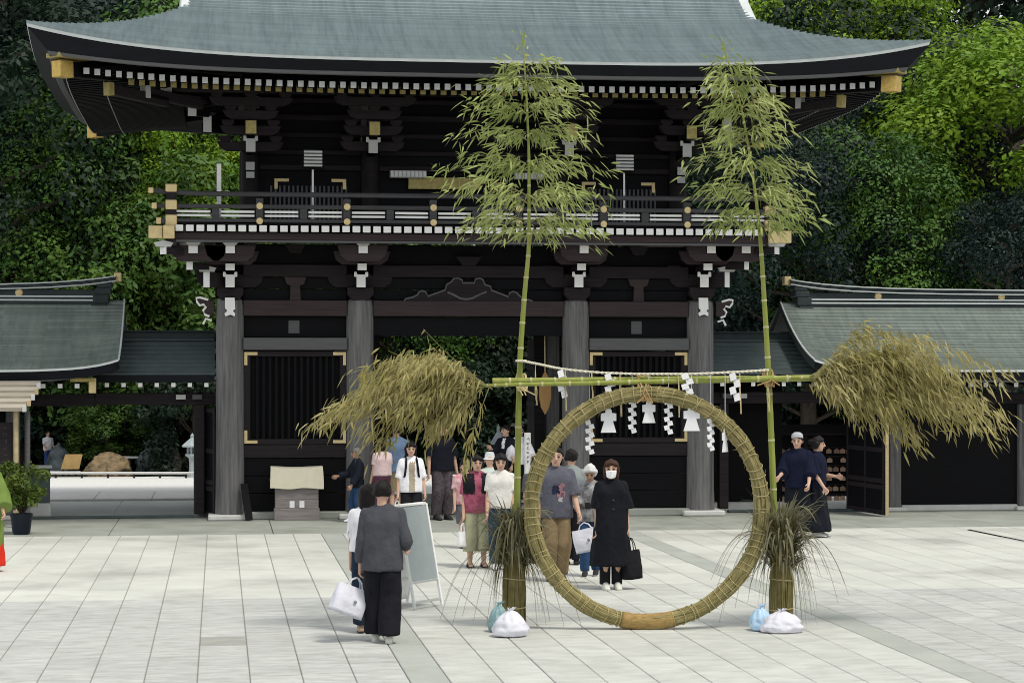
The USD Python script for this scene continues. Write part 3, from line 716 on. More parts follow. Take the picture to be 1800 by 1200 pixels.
# ---------------------------------------------------------------- low roofed wings on both sides of the gate
def wing(s):
    w = 'left' if s < 0 else 'right'
    root = thing('corridor_wing', f'low timber corridor wing with a pale green copper roof on the {w} of the gate', 'corridor')
    U0, U1, YE, YT = 6.40, 14.5, -.9, 1.55
    def P(u, f):
        y = YE + (YT - YE) * f
        z = 2.72 + 1.34 * (.62 * f + .38 * f ** 2) + .20 * np.exp(-(u - U0) / .55) * (1 - f) ** 1.5
        return np.stack([s * u, np.full_like(u, y), z], 1)
    us = np.array([0, .15, .35, .6, .9, 1.4, 2.2, 3.5, 5.5, U1 - U0]) + U0
    nc = 24
    for i in range(nc):
        f0, f1 = i / nc, (i + 1) / nc
        cuts = [0, 2, 4, 5, 6, 7, 8, 9] if i % 2 else [0, 3, 5, 6, 7, 8, 9]
        for a, b in zip(cuts[:-1], cuts[1:]):
            u = us[a:b + 1]
            mb = MB().grid([P(u, f0) - (0, 0, .002), P(u, f0) + (0, 0, .038), P(u, f1) + (0, 0, .004)], s < 0)
            obj('copper_strip', mb, M['copper_green'], root)
    def Pb(u, f): return P(u, f) * (1, -1, 1) + (0, 2 * YT, 0)
    obj('rear_slope', MB().grid([Pb(us, 0), Pb(us, 1)], s > 0), M['copper_green'], root)
    e = P(us, 0)
    obj('eave_lip', MB().grid([e + (0, -.004, .022), e + (0, -.004, -.015)], s > 0), M['copper_pale'], root)
    obj('eave_fascia', MB().grid([e + (0, -.001, -.016), e + (0, .10, -.17), e + (0, .6, -.12)], s > 0), M['fascia'], root)
    obj('eave_lath', MB().grid([e + (s * .3, .105, -.175), e + (s * .3, .13, -.21), e + (s * .3, .4, -.2)], s > 0), M['wood_grey'], root)
    # verge: light edge down the gable end, gable boards behind
    ff = np.linspace(0, 1, 14)
    V = np.vstack([P(np.array([U0]), f) for f in ff]); Vb = V[::-1] * (1, -1, 1) + (0, 2 * YT, 0)
    vb = obj('verge_board', MB().grid([V + (0, 0, .03), V + (0, 0, -.16)], s > 0).grid([Vb + (0, 0, .03), Vb + (0, 0, -.16)], s > 0), M['copper_dark'], root)
    obj('verge_lip', MB().tube(V + (0, 0, .02), .018, 6), M['copper_pale'], vb)
    obj('gable_wall', MB().prism([(p[1], p[2] - .12) for p in np.vstack([V, Vb])], s * 6.95 - .04, s * 6.95 + .04, 'x'), M['wood_black'], root)
    # ridge
    rr_ = obj('ridge', MB().box(min(s * 6.85, s * U1), max(s * 6.85, s * U1), YT - .14, YT + .14, 3.98, 4.26, .01), M['copper_dark'], root)
    ur = np.array([6.55, 6.8, 7.2, 7.8, 8.6, 9.6, 11, 12.6, U1])
    zr = 4.335 + .20 * np.exp(-(ur - 6.5) / 1.1)
    for k, (dz, hw, m, h) in enumerate(((0, .22, 'copper_pale', .022), (-.032, .19, 'copper_dark', .045), (-.088, .21, 'copper_pale', .02))):
        mb = MB()
        for y0, y1, za, zb in ((-hw, hw, 0, 0), (-hw, -hw, 0, -h), (hw, hw, 0, -h), (-hw, hw, -h, -h)):
            mb.grid([np.stack([s * ur, np.full_like(ur, YT + y0), zr + dz + za], 1), np.stack([s * ur, np.full_like(ur, YT + y1), zr + dz + zb], 1)])
        obj('ridge_cap', mb, M[m], rr_)
    for z in (4.06, 4.13):
        obj('ridge_lath', MB().box(min(s * 6.86, s * U1), max(s * 6.86, s * U1), YT - .165, YT - .141, z - .014, z + .014), M['copper_pale'], rr_)
    tip = np.array([s * 6.52, YT, zr[0] + .01])
    obj('gilt_tip', MB().box(tip[0] - .07, tip[0] + .07, YT - .1, YT + .1, tip[2] - .12, tip[2] + .05, .015), M['gold_pale'], rr_)
    for u in (8.35, 10.9):
        v, f = MB().lathe([(.001, .03), (.055, .02), (.075, 0), (.001, -.01)], (0, 0, 0), 12).get()
        obj('gilt_crest', MB().add(v @ rotx(PI / 2).T + (s * u, YT - .145, 4.20), f), M['gold_pale'], rr_)
    oni = MB()
    for k, (z0, z1, a, b) in enumerate(((3.88, 4.0, .0, .30), (4.0, 4.17, -.04, .26), (4.17, 4.30, -.08, .22), (4.30, 4.40, -.10, .18))):
        oni.box(min(s * (6.72 + a), s * (6.72 + b)), max(s * (6.72 + a), s * (6.72 + b)), YT - .2, YT + .2, z0, z1 - .004, .02)
    obj('ridge_end_block', oni, M['copper_dark'], rr_)
    # rafters with white ends, gilt corner end
    u = 7.15
    while u < 13.6:
        r = obj('rafter', MB().bar((s * u, -.56, 2.46), (s * u, .9, 2.60), .065, .075), M['wood_black'], root)
        obj('white_end', MB().box(s * u - .04, s * u + .04, -.574, -.562, 2.42, 2.50), M['white'], r)
        u += .30
    c = obj('hip_arm', MB().box(s * 6.88 - .05, s * 6.88 + .05, -.55, .5, 2.38, 2.58), M['wood'], root)
    obj('gilt_end', MB().box(s * 6.88 - .065, s * 6.88 + .065, -.575, -.50, 2.33, 2.60, .008), M['gold_pale'], c)
    obj('gilt_plate', MB().box(s * 7.05 - .22, s * 7.05 + .22, -.60, -.585, 2.535, 2.60), M['gold_dull'], c)
    # frame
    obj('tie_beam', MB().box(min(s * 6.9, s * U1), max(s * 6.9, s * U1), .42, .58, 2.08, 2.30, .01), M['wood'], root)
    for u in (6.62, 8.38, 11.0, 13.4):
        if u == 6.62: continue
        p = obj('post', MB().box(s * u - .12, s * u + .12, .40, .64, .08, 2.08, .02), M['pillar'], root)
        obj('post_base', MB().box(s * u - .2, s * u + .2, .30, .74, .004, .08, .015), M['sill'], p)
    obj('wall_board', MB().box(min(s * 8.51, s * 10.87), max(s * 8.51, s * 10.87), .50, .55, .12, 2.08), M['wood_black'], root)
    obj('wall_board', MB().box(min(s * 11.13, s * 13.27), max(s * 11.13, s * 13.27), .53, .57, .12, 2.08), M['wood_black'], root)
    for u in np.arange(11.2, 13.3, .17):
        obj('wall_slat', MB().box(s * u - .03, s * u + .03, .47, .525, 1.1, 2.05, .005), M['wood'], root)
    for a, b in ((8.52, 10.86), (11.12, 13.26)):
        obj('sill_stone', MB().box(min(s * a, s * b), max(s * a, s * b), .42, .68, .004, .115, .015), M['sill'], root)
    return root
def link(s):
    w = 'left' if s < 0 else 'right'
    root = thing('linking_corridor', f'short dark linking corridor roof between the gate and its {w} wing', 'corridor')
    a, b = 4.70, 6.9
    nc = 9
    for i in range(nc):
        f0, f1 = i / nc, (i + 1) / nc
        pt = lambda f, dz: [(s * u, -.05 + 1.4 * f, 2.66 + .72 * f + dz) for u in (a, b)]
        obj('copper_strip', MB().grid([pt(f0, -.002), pt(f0, .02), pt(f1, .004)], s < 0), M['copper_slate'], root)
    obj('rear_slope', MB().grid([[(s * a, 1.36, 3.38), (s * b, 1.36, 3.38)], [(s * a, 2.9, 2.66), (s * b, 2.9, 2.66)]], s < 0), M['copper_slate'], root)
    obj('ridge', MB().box(min(s * a, s * b), max(s * a, s * b), 1.2, 1.55, 3.30, 3.46, .01).box(min(s * a, s * b), max(s * a, s * b), 1.15, 1.6, 3.462, 3.49), M['copper_dark'], root)
    obj('ridge_lath', MB().box(min(s * a, s * b), max(s * a, s * b), 1.13, 1.19, 3.30, 3.325), M['copper_slate'], root)
    obj('eave_fascia', MB().box(min(s * a, s * b), max(s * a, s * b), -.04, .06, 2.52, 2.655), M['fascia'], root)
    u = 4.85
    while u < 6.8:
        r = obj('rafter', MB().bar((s * u, .0, 2.47), (s * u, 1.1, 2.62), .06, .07), M['wood_black'], root)
        obj('white_end', MB().box(s * u - .038, s * u + .038, -.014, -.002, 2.435, 2.51), M['white'], r); u += .30
    obj('tie_beam', MB().box(min(s * a, s * 6.89), max(s * a, s * 6.89), .43, .57, 2.10, 2.32, .01), M['wood'], root)
    for u, m in ((5.02, 'wood_grey'), (5.32, 'offwhite')):
        obj('beam_end', MB().box(s * u - .09, s * u + .09, .30, .40, 2.20, 2.29, .006), M[m], root)
    if s > 0:
        obj('wall_board', MB().box(4.98, 6.35, 1.25, 1.30, .16, 2.6), M['wood_black'], root); obj('sill_stone', MB().box(4.75, 6.4, 1.10, 1.36, .004, .155, .015), M['sill'], root)
    p = obj('post', MB().box(s * 4.98 - .09, s * 4.98 + .09, .40, .60, .08, 2.10, .01), M['wood'], root)
    obj('threshold', MB().box(min(s * 5.08, s * 8.25), max(s * 5.08, s * 8.25), .42, .58, .004, .05, .01), M['copper_slate'], root)
    return root
mk('copper_slate', (.085, .108, .108), .5, .2, 2, bump=.1, isl=.08)
for s in (-1, 1): wing(s)
for s in (-1, 1): link(s)
# the opened doors of the two side openings
def door(label, a, b, h, parent=None):
    root = thing('open_door', label, 'door')
    a, b = np.array(a), np.array(b); a[2] = b[2] = 0
    d = (b - a) / np.linalg.norm(b - a); L = np.linalg.norm(b - a); up = np.array([0, 0, 1.0]); nrm = np.cross(d, up)
    def bd(name, u0, u1, z0, z1, th, m, par, off=0.0):
        c = a + d * (u0 + u1) / 2 + up * (z0 + z1) / 2 + nrm * off
        return obj(name, MB().obox(c, (u1 - u0, th, z1 - z0), np.stack([d, -nrm, up], 1), .006), M[m], par)
    pn = bd('panel', .0, L, .03, h, .035, 'wood_black', root)
    for u0, u1 in ((0, .08), (L - .08, L), (L / 2 - .035, L / 2 + .035)): bd('stile', u0, u1, .03, h, .06, 'wood', root)
    for z in (.03, .5, .62, 1.2, h - .1): bd('rail', .081, L / 2 - .036, z, z + .09, .055, 'wood', root); bd('rail', L / 2 + .036, L - .081, z, z + .09, .055, 'wood', root)
    return root
door('dark panelled door standing open against the left gate pillar', G(343, 905), G(379, 912), 2.05)
dr = door('dark panelled door standing open beside the weathered post of the right wing', G(1490, 897), G(1556, 908), 2.05)
e = G(1556, 908)
obj('edge_board', MB().box(e[0] - .01, e[0] + .05, e[1] - .06, e[1] - .035, .03, 2.05), M['wood_pale'], dr)
# ---------------------------------------------------------------- trees and shrubs behind the gate
def leafmat(name, c, c2, tr=.25):
    mk(name, c, .55, col2=c2, scale=.9, bump=0, isl=.35, translucent=tr, spec=.25, detail=3)
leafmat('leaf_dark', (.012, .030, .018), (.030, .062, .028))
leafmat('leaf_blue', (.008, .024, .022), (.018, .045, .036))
leafmat('leaf_mid', (.032, .110, .022), (.140, .270, .034), .15)
leafmat('leaf_teal', (.014, .052, .032), (.042, .110, .056), .15)
leafmat('leaf_bright', (.13, .30, .016), (.36, .52, .035), .25)
leafmat('leaf_pine', (.035, .105, .026), (.135, .235, .032), .15)
mk('bark', (.055, .045, .036), .9, .3, 5, (2, 2, .5), bump=.5)
mk('rock', (.16, .15, .13), .9, .35, 2.5, bump=.7, bscale=9, bdist=.05, dirt=((.05, .06, .05), 2, .45, .65))
mk('rock_brown', (.26, .19, .11), .9, .35, 2.5, bump=.7, bscale=9, bdist=.05, dirt=((.07, .06, .04), 2.5, .45, .6))
mk('rock_blue', (.12, .14, .15), .9, .3, 2.5, bump=.7, bscale=9, bdist=.05, dirt=((.04, .05, .05), 2, .45, .65))
def leaves(cen, rad, per, size, rng, flat=.7, asp=.5, bias=.45, drop=0.0):
    cen = np.asarray(cen, float); rad = np.broadcast_to(rad, len(cen))
    k = np.repeat(np.arange(len(cen)), np.maximum(20, per * (rad / rad.mean()) ** 2).astype(int)); n = len(k)
    d = rng.normal(size=(n, 3)); d[:, 2] += .45; d /= np.linalg.norm(d, axis=1, keepdims=True)
    lump = 1 + .28 * np.sin(d[:, 0] * 5 + k) * np.sin(d[:, 1] * 5 + 2 * k) + .12 * rng.normal(size=n)
    r = rad[k] * (1 - .45 * rng.random(n) ** 2.5) * lump
    p = cen[k] + d * r[:, None] * (1, 1, flat)
    nm = d + rng.normal(size=(n, 3)) * .34 + (0, 0, bias); nm /= np.linalg.norm(nm, axis=1, keepdims=True)
    t = np.cross(nm, rng.normal(size=(n, 3))); t[:, 2] -= drop; t /= np.linalg.norm(t, axis=1, keepdims=True)
    b = np.cross(nm, t); L = (size * (.6 + .8 * rng.random(n)))[:, None]
    v = np.stack([p - t * L / 2, p + b * L * asp / 2, p + t * L / 2, p - b * L * asp / 2], 1).reshape(-1, 3)
    i = np.arange(n)[:, None] * 4
    return v, np.vstack([i + [0, 1, 2], i + [0, 2, 3]])
def limb(mb, a, b, r0, r1, rng, n=5):
    a, b = np.asarray(a, float), np.asarray(b, float)
    f = np.linspace(0, 1, n)[:, None]; L = np.linalg.norm(b - a)
    p = a + (b - a) * f + rng.normal(size=(n, 3)) * L * .04 * np.sin(f * PI)
    mb.tube(p, np.linspace(r0, r1, n), 7); return p
def make_tree(seed, kind, h, r, base, leaf, label, n=46, per=330, size=.24, name='broadleaf_tree'):
    rng = np.random.default_rng(seed)
    t = thing(name, label, 'tree', (0, 0, 0))
    cs, rs = [], []
    for i in range(n):
        f = (i + .5) / n; z = base + (h - base) * f
        if kind == 'cone': R = r * (1 - f) ** .8 + .15; q = r * .26 * (1.15 - .7 * f)
        elif kind == 'wide': R = r * math.sin(PI * (.12 + .80 * f)) ** .7; q = r * .30
        else: R = r * math.sin(PI * (.16 + .78 * f)) ** .6; q = r * .32
        a = i * 2.399963 + rng.normal() * .3; rr_ = R * (.45 + .55 * math.sqrt(rng.random()))
        cs.append((rr_ * math.cos(a), rr_ * math.sin(a), z + rng.normal() * .3)); rs.append(q * rng.uniform(.7, 1.25))
    tr = MB(); wob = rng.normal(size=(6, 2)) * .12 * np.linspace(0, 1, 6)[:, None] ** .5
    zz = np.linspace(-.1, h * .88, 6); spine = np.stack([wob[:, 0], wob[:, 1], zz], 1)
    r0 = .028 * h
    tr.tube(spine, np.array([1.35, .95, .75, .5, .3, .08]) * r0, 9)
    for c, q in zip(cs[::2], rs[::2]):
        za = max(base * .6, c[2] - .35 * math.hypot(c[0], c[1]) - .5); i = min(np.searchsorted(zz, za), 5)
        st = np.array([np.interp(za, zz, spine[:, 0]), np.interp(za, zz, spine[:, 1]), za])
        limb(tr, st, c, r0 * .30, .03, rng)
    obj('trunk', tr, M['bark'], t, smooth=True)
    obj('crown', leaves(cs, rs, per, size, rng, .55 if kind == 'cone' else .75, bias=.5, drop=.5 if kind == 'cone' else .15), M[leaf], t)
    return t
UID = {}
def place(proto, base_label, x, y, rz=0.0, sc=1.0):
    key = str(proto.GetPath())
    if key not in UID:
        UID[key] = 1
        xf = UsdGeom.Xformable(proto); ops = xf.GetOrderedXformOps()
        ops[0].Set(Gf.Vec3d(x, y, 0)); xf.AddRotateZOp().Set(math.degrees(rz)); xf.AddScaleOp().Set(Gf.Vec3f(*map(float, np.broadcast_to(sc, 3))))
        proto.SetCustomDataByKey('label', base_label); return proto
    return dup(proto, proto.GetName().rstrip('0123456789').rstrip('_'), base_label, (x, y, 0), rz, sc)
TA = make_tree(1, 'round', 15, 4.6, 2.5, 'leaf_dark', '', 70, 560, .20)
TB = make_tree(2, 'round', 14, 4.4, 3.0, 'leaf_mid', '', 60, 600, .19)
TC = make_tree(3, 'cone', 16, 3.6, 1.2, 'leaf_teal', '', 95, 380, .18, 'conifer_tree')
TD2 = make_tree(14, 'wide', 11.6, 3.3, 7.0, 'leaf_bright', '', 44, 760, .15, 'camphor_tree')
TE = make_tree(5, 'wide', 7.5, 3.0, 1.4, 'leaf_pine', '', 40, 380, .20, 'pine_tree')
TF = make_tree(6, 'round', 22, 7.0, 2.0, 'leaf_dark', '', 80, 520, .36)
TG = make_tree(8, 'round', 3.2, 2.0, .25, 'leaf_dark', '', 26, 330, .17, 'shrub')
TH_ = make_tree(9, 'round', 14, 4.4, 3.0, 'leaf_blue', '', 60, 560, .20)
def at(px, Y): return float(Pt(px, 640, Y)[0])
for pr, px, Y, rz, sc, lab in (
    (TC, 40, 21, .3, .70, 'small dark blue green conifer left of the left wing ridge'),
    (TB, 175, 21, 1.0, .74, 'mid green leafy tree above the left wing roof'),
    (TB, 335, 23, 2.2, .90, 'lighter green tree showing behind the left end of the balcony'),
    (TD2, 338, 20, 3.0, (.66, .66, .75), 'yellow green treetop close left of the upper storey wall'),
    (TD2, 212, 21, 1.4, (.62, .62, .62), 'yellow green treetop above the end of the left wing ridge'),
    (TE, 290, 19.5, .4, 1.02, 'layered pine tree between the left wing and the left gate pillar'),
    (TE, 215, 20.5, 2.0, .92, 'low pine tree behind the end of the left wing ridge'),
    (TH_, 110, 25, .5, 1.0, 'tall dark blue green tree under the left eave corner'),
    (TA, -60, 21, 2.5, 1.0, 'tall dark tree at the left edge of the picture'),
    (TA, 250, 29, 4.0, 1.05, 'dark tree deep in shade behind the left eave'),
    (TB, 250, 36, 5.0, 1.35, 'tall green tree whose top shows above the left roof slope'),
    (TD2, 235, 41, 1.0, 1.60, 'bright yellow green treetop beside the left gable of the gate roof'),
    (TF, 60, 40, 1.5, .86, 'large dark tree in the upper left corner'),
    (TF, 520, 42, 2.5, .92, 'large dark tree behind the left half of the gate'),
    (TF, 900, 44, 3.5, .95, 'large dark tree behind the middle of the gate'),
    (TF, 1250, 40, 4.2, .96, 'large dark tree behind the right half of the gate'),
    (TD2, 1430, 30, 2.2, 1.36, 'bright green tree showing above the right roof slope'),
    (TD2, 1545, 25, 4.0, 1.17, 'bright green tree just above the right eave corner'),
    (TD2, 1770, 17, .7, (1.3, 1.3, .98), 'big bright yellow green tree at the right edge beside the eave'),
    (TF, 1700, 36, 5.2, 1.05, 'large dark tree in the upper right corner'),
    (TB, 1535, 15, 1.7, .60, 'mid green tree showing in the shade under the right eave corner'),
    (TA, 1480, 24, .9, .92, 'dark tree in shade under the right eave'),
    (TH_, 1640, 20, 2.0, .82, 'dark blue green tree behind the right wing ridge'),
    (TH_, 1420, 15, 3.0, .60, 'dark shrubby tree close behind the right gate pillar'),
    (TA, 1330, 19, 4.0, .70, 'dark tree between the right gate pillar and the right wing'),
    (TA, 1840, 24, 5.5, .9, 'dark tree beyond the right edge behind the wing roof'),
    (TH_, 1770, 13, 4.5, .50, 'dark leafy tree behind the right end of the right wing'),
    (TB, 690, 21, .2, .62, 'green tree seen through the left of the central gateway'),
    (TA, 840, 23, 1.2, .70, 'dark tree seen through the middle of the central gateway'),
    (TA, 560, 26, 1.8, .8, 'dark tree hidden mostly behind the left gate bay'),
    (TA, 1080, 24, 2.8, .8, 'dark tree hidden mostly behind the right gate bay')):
    place(pr, lab, at(px, Y), Y, rz, sc)
for i, (px, Y, sc) in enumerate(((75, 21, 1.3), (130, 23, 1.4), (250, 22, 1.3), (318, 20, 1.1), (650, 21, 1.1), (730, 22, 1.2), (815, 20, .9), (900, 22, 1.2), (1275, 17, 1.2), (1340, 19, 1.3), (1420, 18, 1.3), (1500, 17, 1.2))):
    p = place(TG, 'dark rounded shrub in the shade ' + ('behind the child in the left opening', 'behind the blue grey garden rock', 'right of the clipped garden pine', 'behind the mossy rock in the left opening', 'at the left edge of the central gateway', 'behind the person in black T-shirt in the gateway', 'left of the stone lantern in the gateway', 'at the right edge of the central gateway', 'at the left edge of the right opening', 'behind the left end of the plaque rack', 'behind the middle of the plaque rack', 'behind the open door of the right opening')[i], at(px, Y), Y, i * 1.3, sc)
# ---------------------------------------------------------------- the reed ring between its bamboo poles
mk('reed', (.29, .25, .10), .75, .3, 10, bump=.2, isl=.45, col2=(.56, .48, .225))
mk('reed_cord', (.40, .34, .17), .8, .2, 20, bump=.1)
mk('straw', (.56, .47, .27), .8, .2, 20, bump=.1)
mk('rope_white', (.66, .62, .50), .8, .15, 30, bump=.2)
mk('bark_wrap', (.30, .20, .075), .7, .3, 12, (1, 4, 4), bump=.4)
mk('tie_brown', (.36, .24, .11), .8, .2, 20, bump=.2)
mk('bamboo', (.175, .225, .040), .4, .2, 3, (3, 3, .6), bump=.05, col2=(.30, .30, .085))
mk('bamboo_node', (.42, .40, .22), .6, .15, 10, bump=.1)
mk('bamboo_leaf', (.34, .45, .105), .5, scale=1.5, bump=0, isl=.42, col2=(.72, .78, .31), translucent=.25)
mk('bamboo_leaf_dry', (.44, .39, .10), .6, scale=1.8, bump=0, isl=.50, col2=(.88, .78, .38), translucent=.25)
mk('twig', (.24, .22, .09), .7, .2, 9, bump=.1)
mk('sheaf', (.26, .22, .07), .7, scale=8, bump=.15, isl=.6, col2=(.52, .44, .19))
mk('blade', (.32, .30, .12), .6, scale=6, bump=0, isl=.7, col2=(.85, .80, .52), translucent=.25)
mk('paper', (.84, .84, .85), .7, .02, 20, bump=.03, translucent=.15)
mk('plastic_white', (.62, .62, .68), .35, .08, 8, bump=.5, bscale=14, bdist=.02)
mk('plastic_blue', (.40, .56, .72), .35, .15, 8, bump=.5, bscale=14, bdist=.02)
mk('plastic_teal', (.22, .34, .35), .35, .2, 8, bump=.5, bscale=14, bdist=.02)
RG = np.random.default_rng(11)
RC = G(1137, 1105); YR = RC[1]
rc = Pt(1137, 892, YR); R0, RT = 1.248, .073
ring = thing('reed_ring', 'large ring of bundled reeds standing upright between two bamboo poles', 'reed ring', (rc[0], rc[1], 0), -TH * .6)
def rp(a, r=0.0, off=(0, 0)):
    """A point of the ring: angle from its foot, in its own frame."""
    return np.stack([np.sin(a) * (R0 + r), 0 * a, (rc[2]) - np.cos(a) * (R0 + r) * .985], -1)
na = 150
A = np.linspace(0, 2 * PI, na + 1)
mb = MB()
for k in range(30):
    ph = k * 2 * PI / 30
    w = .016 * np.sin(A * (3 + k % 4) + k) + .008 * np.sin(A * 17 + 2 * k)
    lump = 1 + .06 * np.sin(A * 9) + .05 * np.sin(A * 23 + k)
    rad = (RT * lump + .2 * w) * (.86 if k % 5 == 0 else 1)
    tw = ph + .8 * np.sin(A) + w * 3
    P = rp(A, np.cos(tw) * rad); P[:, 1] += np.sin(tw) * rad
    mb.tube(P, .0112 + .003 * np.sin(A * 11 + k), 5, caps=False)
P = rp(A); mb.tube(P, RT * .93, 10, caps=False)
obj('reed_bundle', mb, M['reed'], ring, smooth=50)
ca = np.linspace(0, 2 * PI, 15)
for k in range(80):
    a0 = .23 + (2 * PI - .46) * k / 79 + RG.normal() * .010
    sl = RG.uniform(-.045, .045)
    a = a0 + sl * np.sin(ca) ; rr_ = RT * (1.20 + .03 * RG.random())
    P = rp(a, np.cos(ca) * rr_); P[:, 1] += np.sin(ca) * rr_
    obj('binding_cord', MB().tube(P, .0042, 5, caps=False), M['reed_cord'], ring)
for k in range(40):                                            # stray reed ends
    pass
st = MB()
for k in range(90):
    a0 = RG.uniform(.25, 2 * PI - .25); ph = RG.uniform(0, 2 * PI); q = RT * 1.1
    p0 = rp(np.array([a0]), math.cos(ph) * q)[0] + (0, math.sin(ph) * q, 0)
    p1 = rp(np.array([a0 + RG.choice([-1, 1]) * .05]), math.cos(ph) * q * 1.5)[0] + (0, math.sin(ph) * q * 1.5, -.012)
    st.tube([p0, (p0 + p1) / 2 + (0, 0, .008), p1], [.003, .003, .001], 4)
obj('stray_reeds', st, M['reed'], ring, kind='stuff')
a = np.linspace(-.225, .225, 16)
obj('bark_wrap', MB().tube(rp(a), RT * 1.22 + .004 * np.sin(a * 60), 16), M['bark_wrap'], ring, smooth=True)

# bamboo poles
def leaf_quads(p, t, L, w, rng):
    """Lance leaves from p along t."""
    n = len(p)
    t = t / np.linalg.norm(t, axis=1, keepdims=True)
    s = np.cross(t, rng.normal(size=(n, 3))); s /= np.linalg.norm(s, axis=1, keepdims=True) + 1e-9
    u = np.cross(t, s)
    L = np.asarray(L)[:, None]; w = np.asarray(w)[:, None]
    dro = np.array([0, 0, -1.0]) * L * .16
    m1 = p + t * L * .30; m2 = p + t * L * .68 + dro * .4
    v = np.stack([p, m1 + s * w / 2 + u * w * .12, m1 - s * w / 2 + u * w * .12, m2 + s * w * .38, m2 - s * w * .38, p + t * L + dro], 1).reshape(-1, 3)
    i = np.arange(n)[:, None] * 6
    return v, np.vstack([i + [0, 1, 2], i + [1, 3, 4], i + [1, 4, 2], i + [3, 5, 4]])
def culm(root, P, r0, r1, nodes):
    P = np.asarray(P, float); n = 40
    f = np.linspace(0, 1, len(P)); g = np.linspace(0, 1, n)
    from scipy.interpolate import PchipInterpolator
    Q = PchipInterpolator(f, P)(g)
    r = r0 + (r1 - r0) * g
    c = obj('culm', MB().tube(Q, r, 12), M['bamboo'], root, smooth=60)
    for k in range(1, nodes):
        q = PchipInterpolator(f, P)((k - .04) / nodes); q2 = PchipInterpolator(f, P)((k - .04) / nodes + .004)
        d = (q2 - q) / np.linalg.norm(q2 - q); rk = (r0 + (r1 - r0) * k / nodes) * 1.16 + .001
        obj('node_ring', MB().tube([q - d * .012, q, q + d * .012], [rk * .9, rk, rk * .9], 10), M['bamboo_node'], c, smooth=60)
    return PchipInterpolator(f, P)
def spray(root, path, leafmat, rng, nl=40, L=.135, hang=.8, r=.006, f0=.2, outward=None, spread=.05):
    """A branch with its hanging leaves."""
    path = np.asarray(path, float)
    br = obj('branch', MB().tube(path, np.linspace(r, r * .35, len(path)), 5), M['twig'], root)
    f = f0 + (1 - f0) * rng.random(nl) ** .8
    x = np.linspace(0, 1, len(path))
    p = np.stack([np.interp(f, x, path[:, k]) for k in range(3)], 1)
    d = path[-1] - path[0]; d /= np.linalg.norm(d)
    p = p + rng.normal(size=(nl, 3)) * spread * (.4 + f[:, None])
    t = d * .8 + rng.normal(size=(nl, 3)) * .5 + np.array([0, 0, -hang])
    obj('leaves', MB().add(*leaf_quads(p, t, L * rng.uniform(.6, 1.25, nl), .0195 * rng.uniform(.7, 1.3, nl), rng)), leafmat, br)
def upright(px, Y, label, tiers, rng):
    base = Pt(*px[0], Y); base[2] = 0
    root = thing('bamboo_pole', label, 'bamboo', base)
    P = np.array([Pt(a, b, Y) for a, b in px]) - base; P[0, 2] = .01
    pf = culm(root, P, .040, .006, 19)
    zs = P[:, 2]
    for (py, wl, wr, rise) in tiers:
        z = ZZ(py, base[0], Y)
        g = np.linspace(0, 1, 200); Q = pf(g); st = Q[np.argmin(abs(Q[:, 2] - z))]
        for w, sg in ((wl, -1), (wr, 1)):
            for k in range(2 if w > 60 else 1):
                az = (0, rng.choice([-1, 1]) * .9)[k] + rng.normal() * .2
                ln = w / 163 * (1, .72)[k] * rng.uniform(.9, 1.08)
                dx = np.array([sg * math.cos(az), math.sin(az), 0])
                f = np.linspace(0, 1, 7)[:, None]
                path = st + dx * ln * f + np.array([0, 0, 1.0]) * (rise * ln * np.sin(f * PI * .8) - .14 * ln * f ** 2) + rng.normal(size=(7, 3)) * .008
                spray(root, path, M['bamboo_leaf'], rng, int(20 + 60 * ln), .145, .42, .005, .06, spread=.035 + .022 * ln)
    # leading shoot
    Q = pf(np.linspace(.80, 1, 8))
    spray(root, Q, M['bamboo_leaf'], rng, 60, .11, .15, .003, .0, spread=.05)
    return root
YL, YRt = G(905, 1100)[1], G(1365, 1102)[1]
tl = [(408, 70, 150, .14), (392, 130, 90, .16), (356, 90, 120, .20), (345, 172, 150, .18), (300, 150, 132, .18), (292, 70, 80, .25), (245, 140, 122, .20), (238, 55, 70, .25), (200, 112, 60, .22), (192, 60, 108, .22), (155, 70, 86, .22), (142, 40, 50, .3), (120, 45, 52, .25)]
upright([(905, 1100), (909, 860), (914, 640), (922, 520), (930, 415), (930, 300), (926, 180), (917, 58)], YL, 'upright green bamboo pole with leafy top left of the reed ring', tl, np.random.default_rng(21))
trr = [(400, 100, 66, .14), (382, 70, 105, .2), (350, 60, 90, .2), (335, 118, 85, .18), (300, 50, 102, .2), (288, 105, 50, .2), (250, 82, 52, .22), (236, 40, 78, .22), (205, 80, 48, .22), (190, 38, 76, .22), (160, 62, 62, .22), (138, 36, 44, .25), (118, 30, 30, .25)]
upright([(1366, 1102), (1360, 880), (1351, 660), (1343, 520), (1336, 415), (1325, 320), (1305, 200), (1268, 72)], YRt, 'upright green bamboo pole with leafy top right of the reed ring', trr, np.random.default_rng(22))
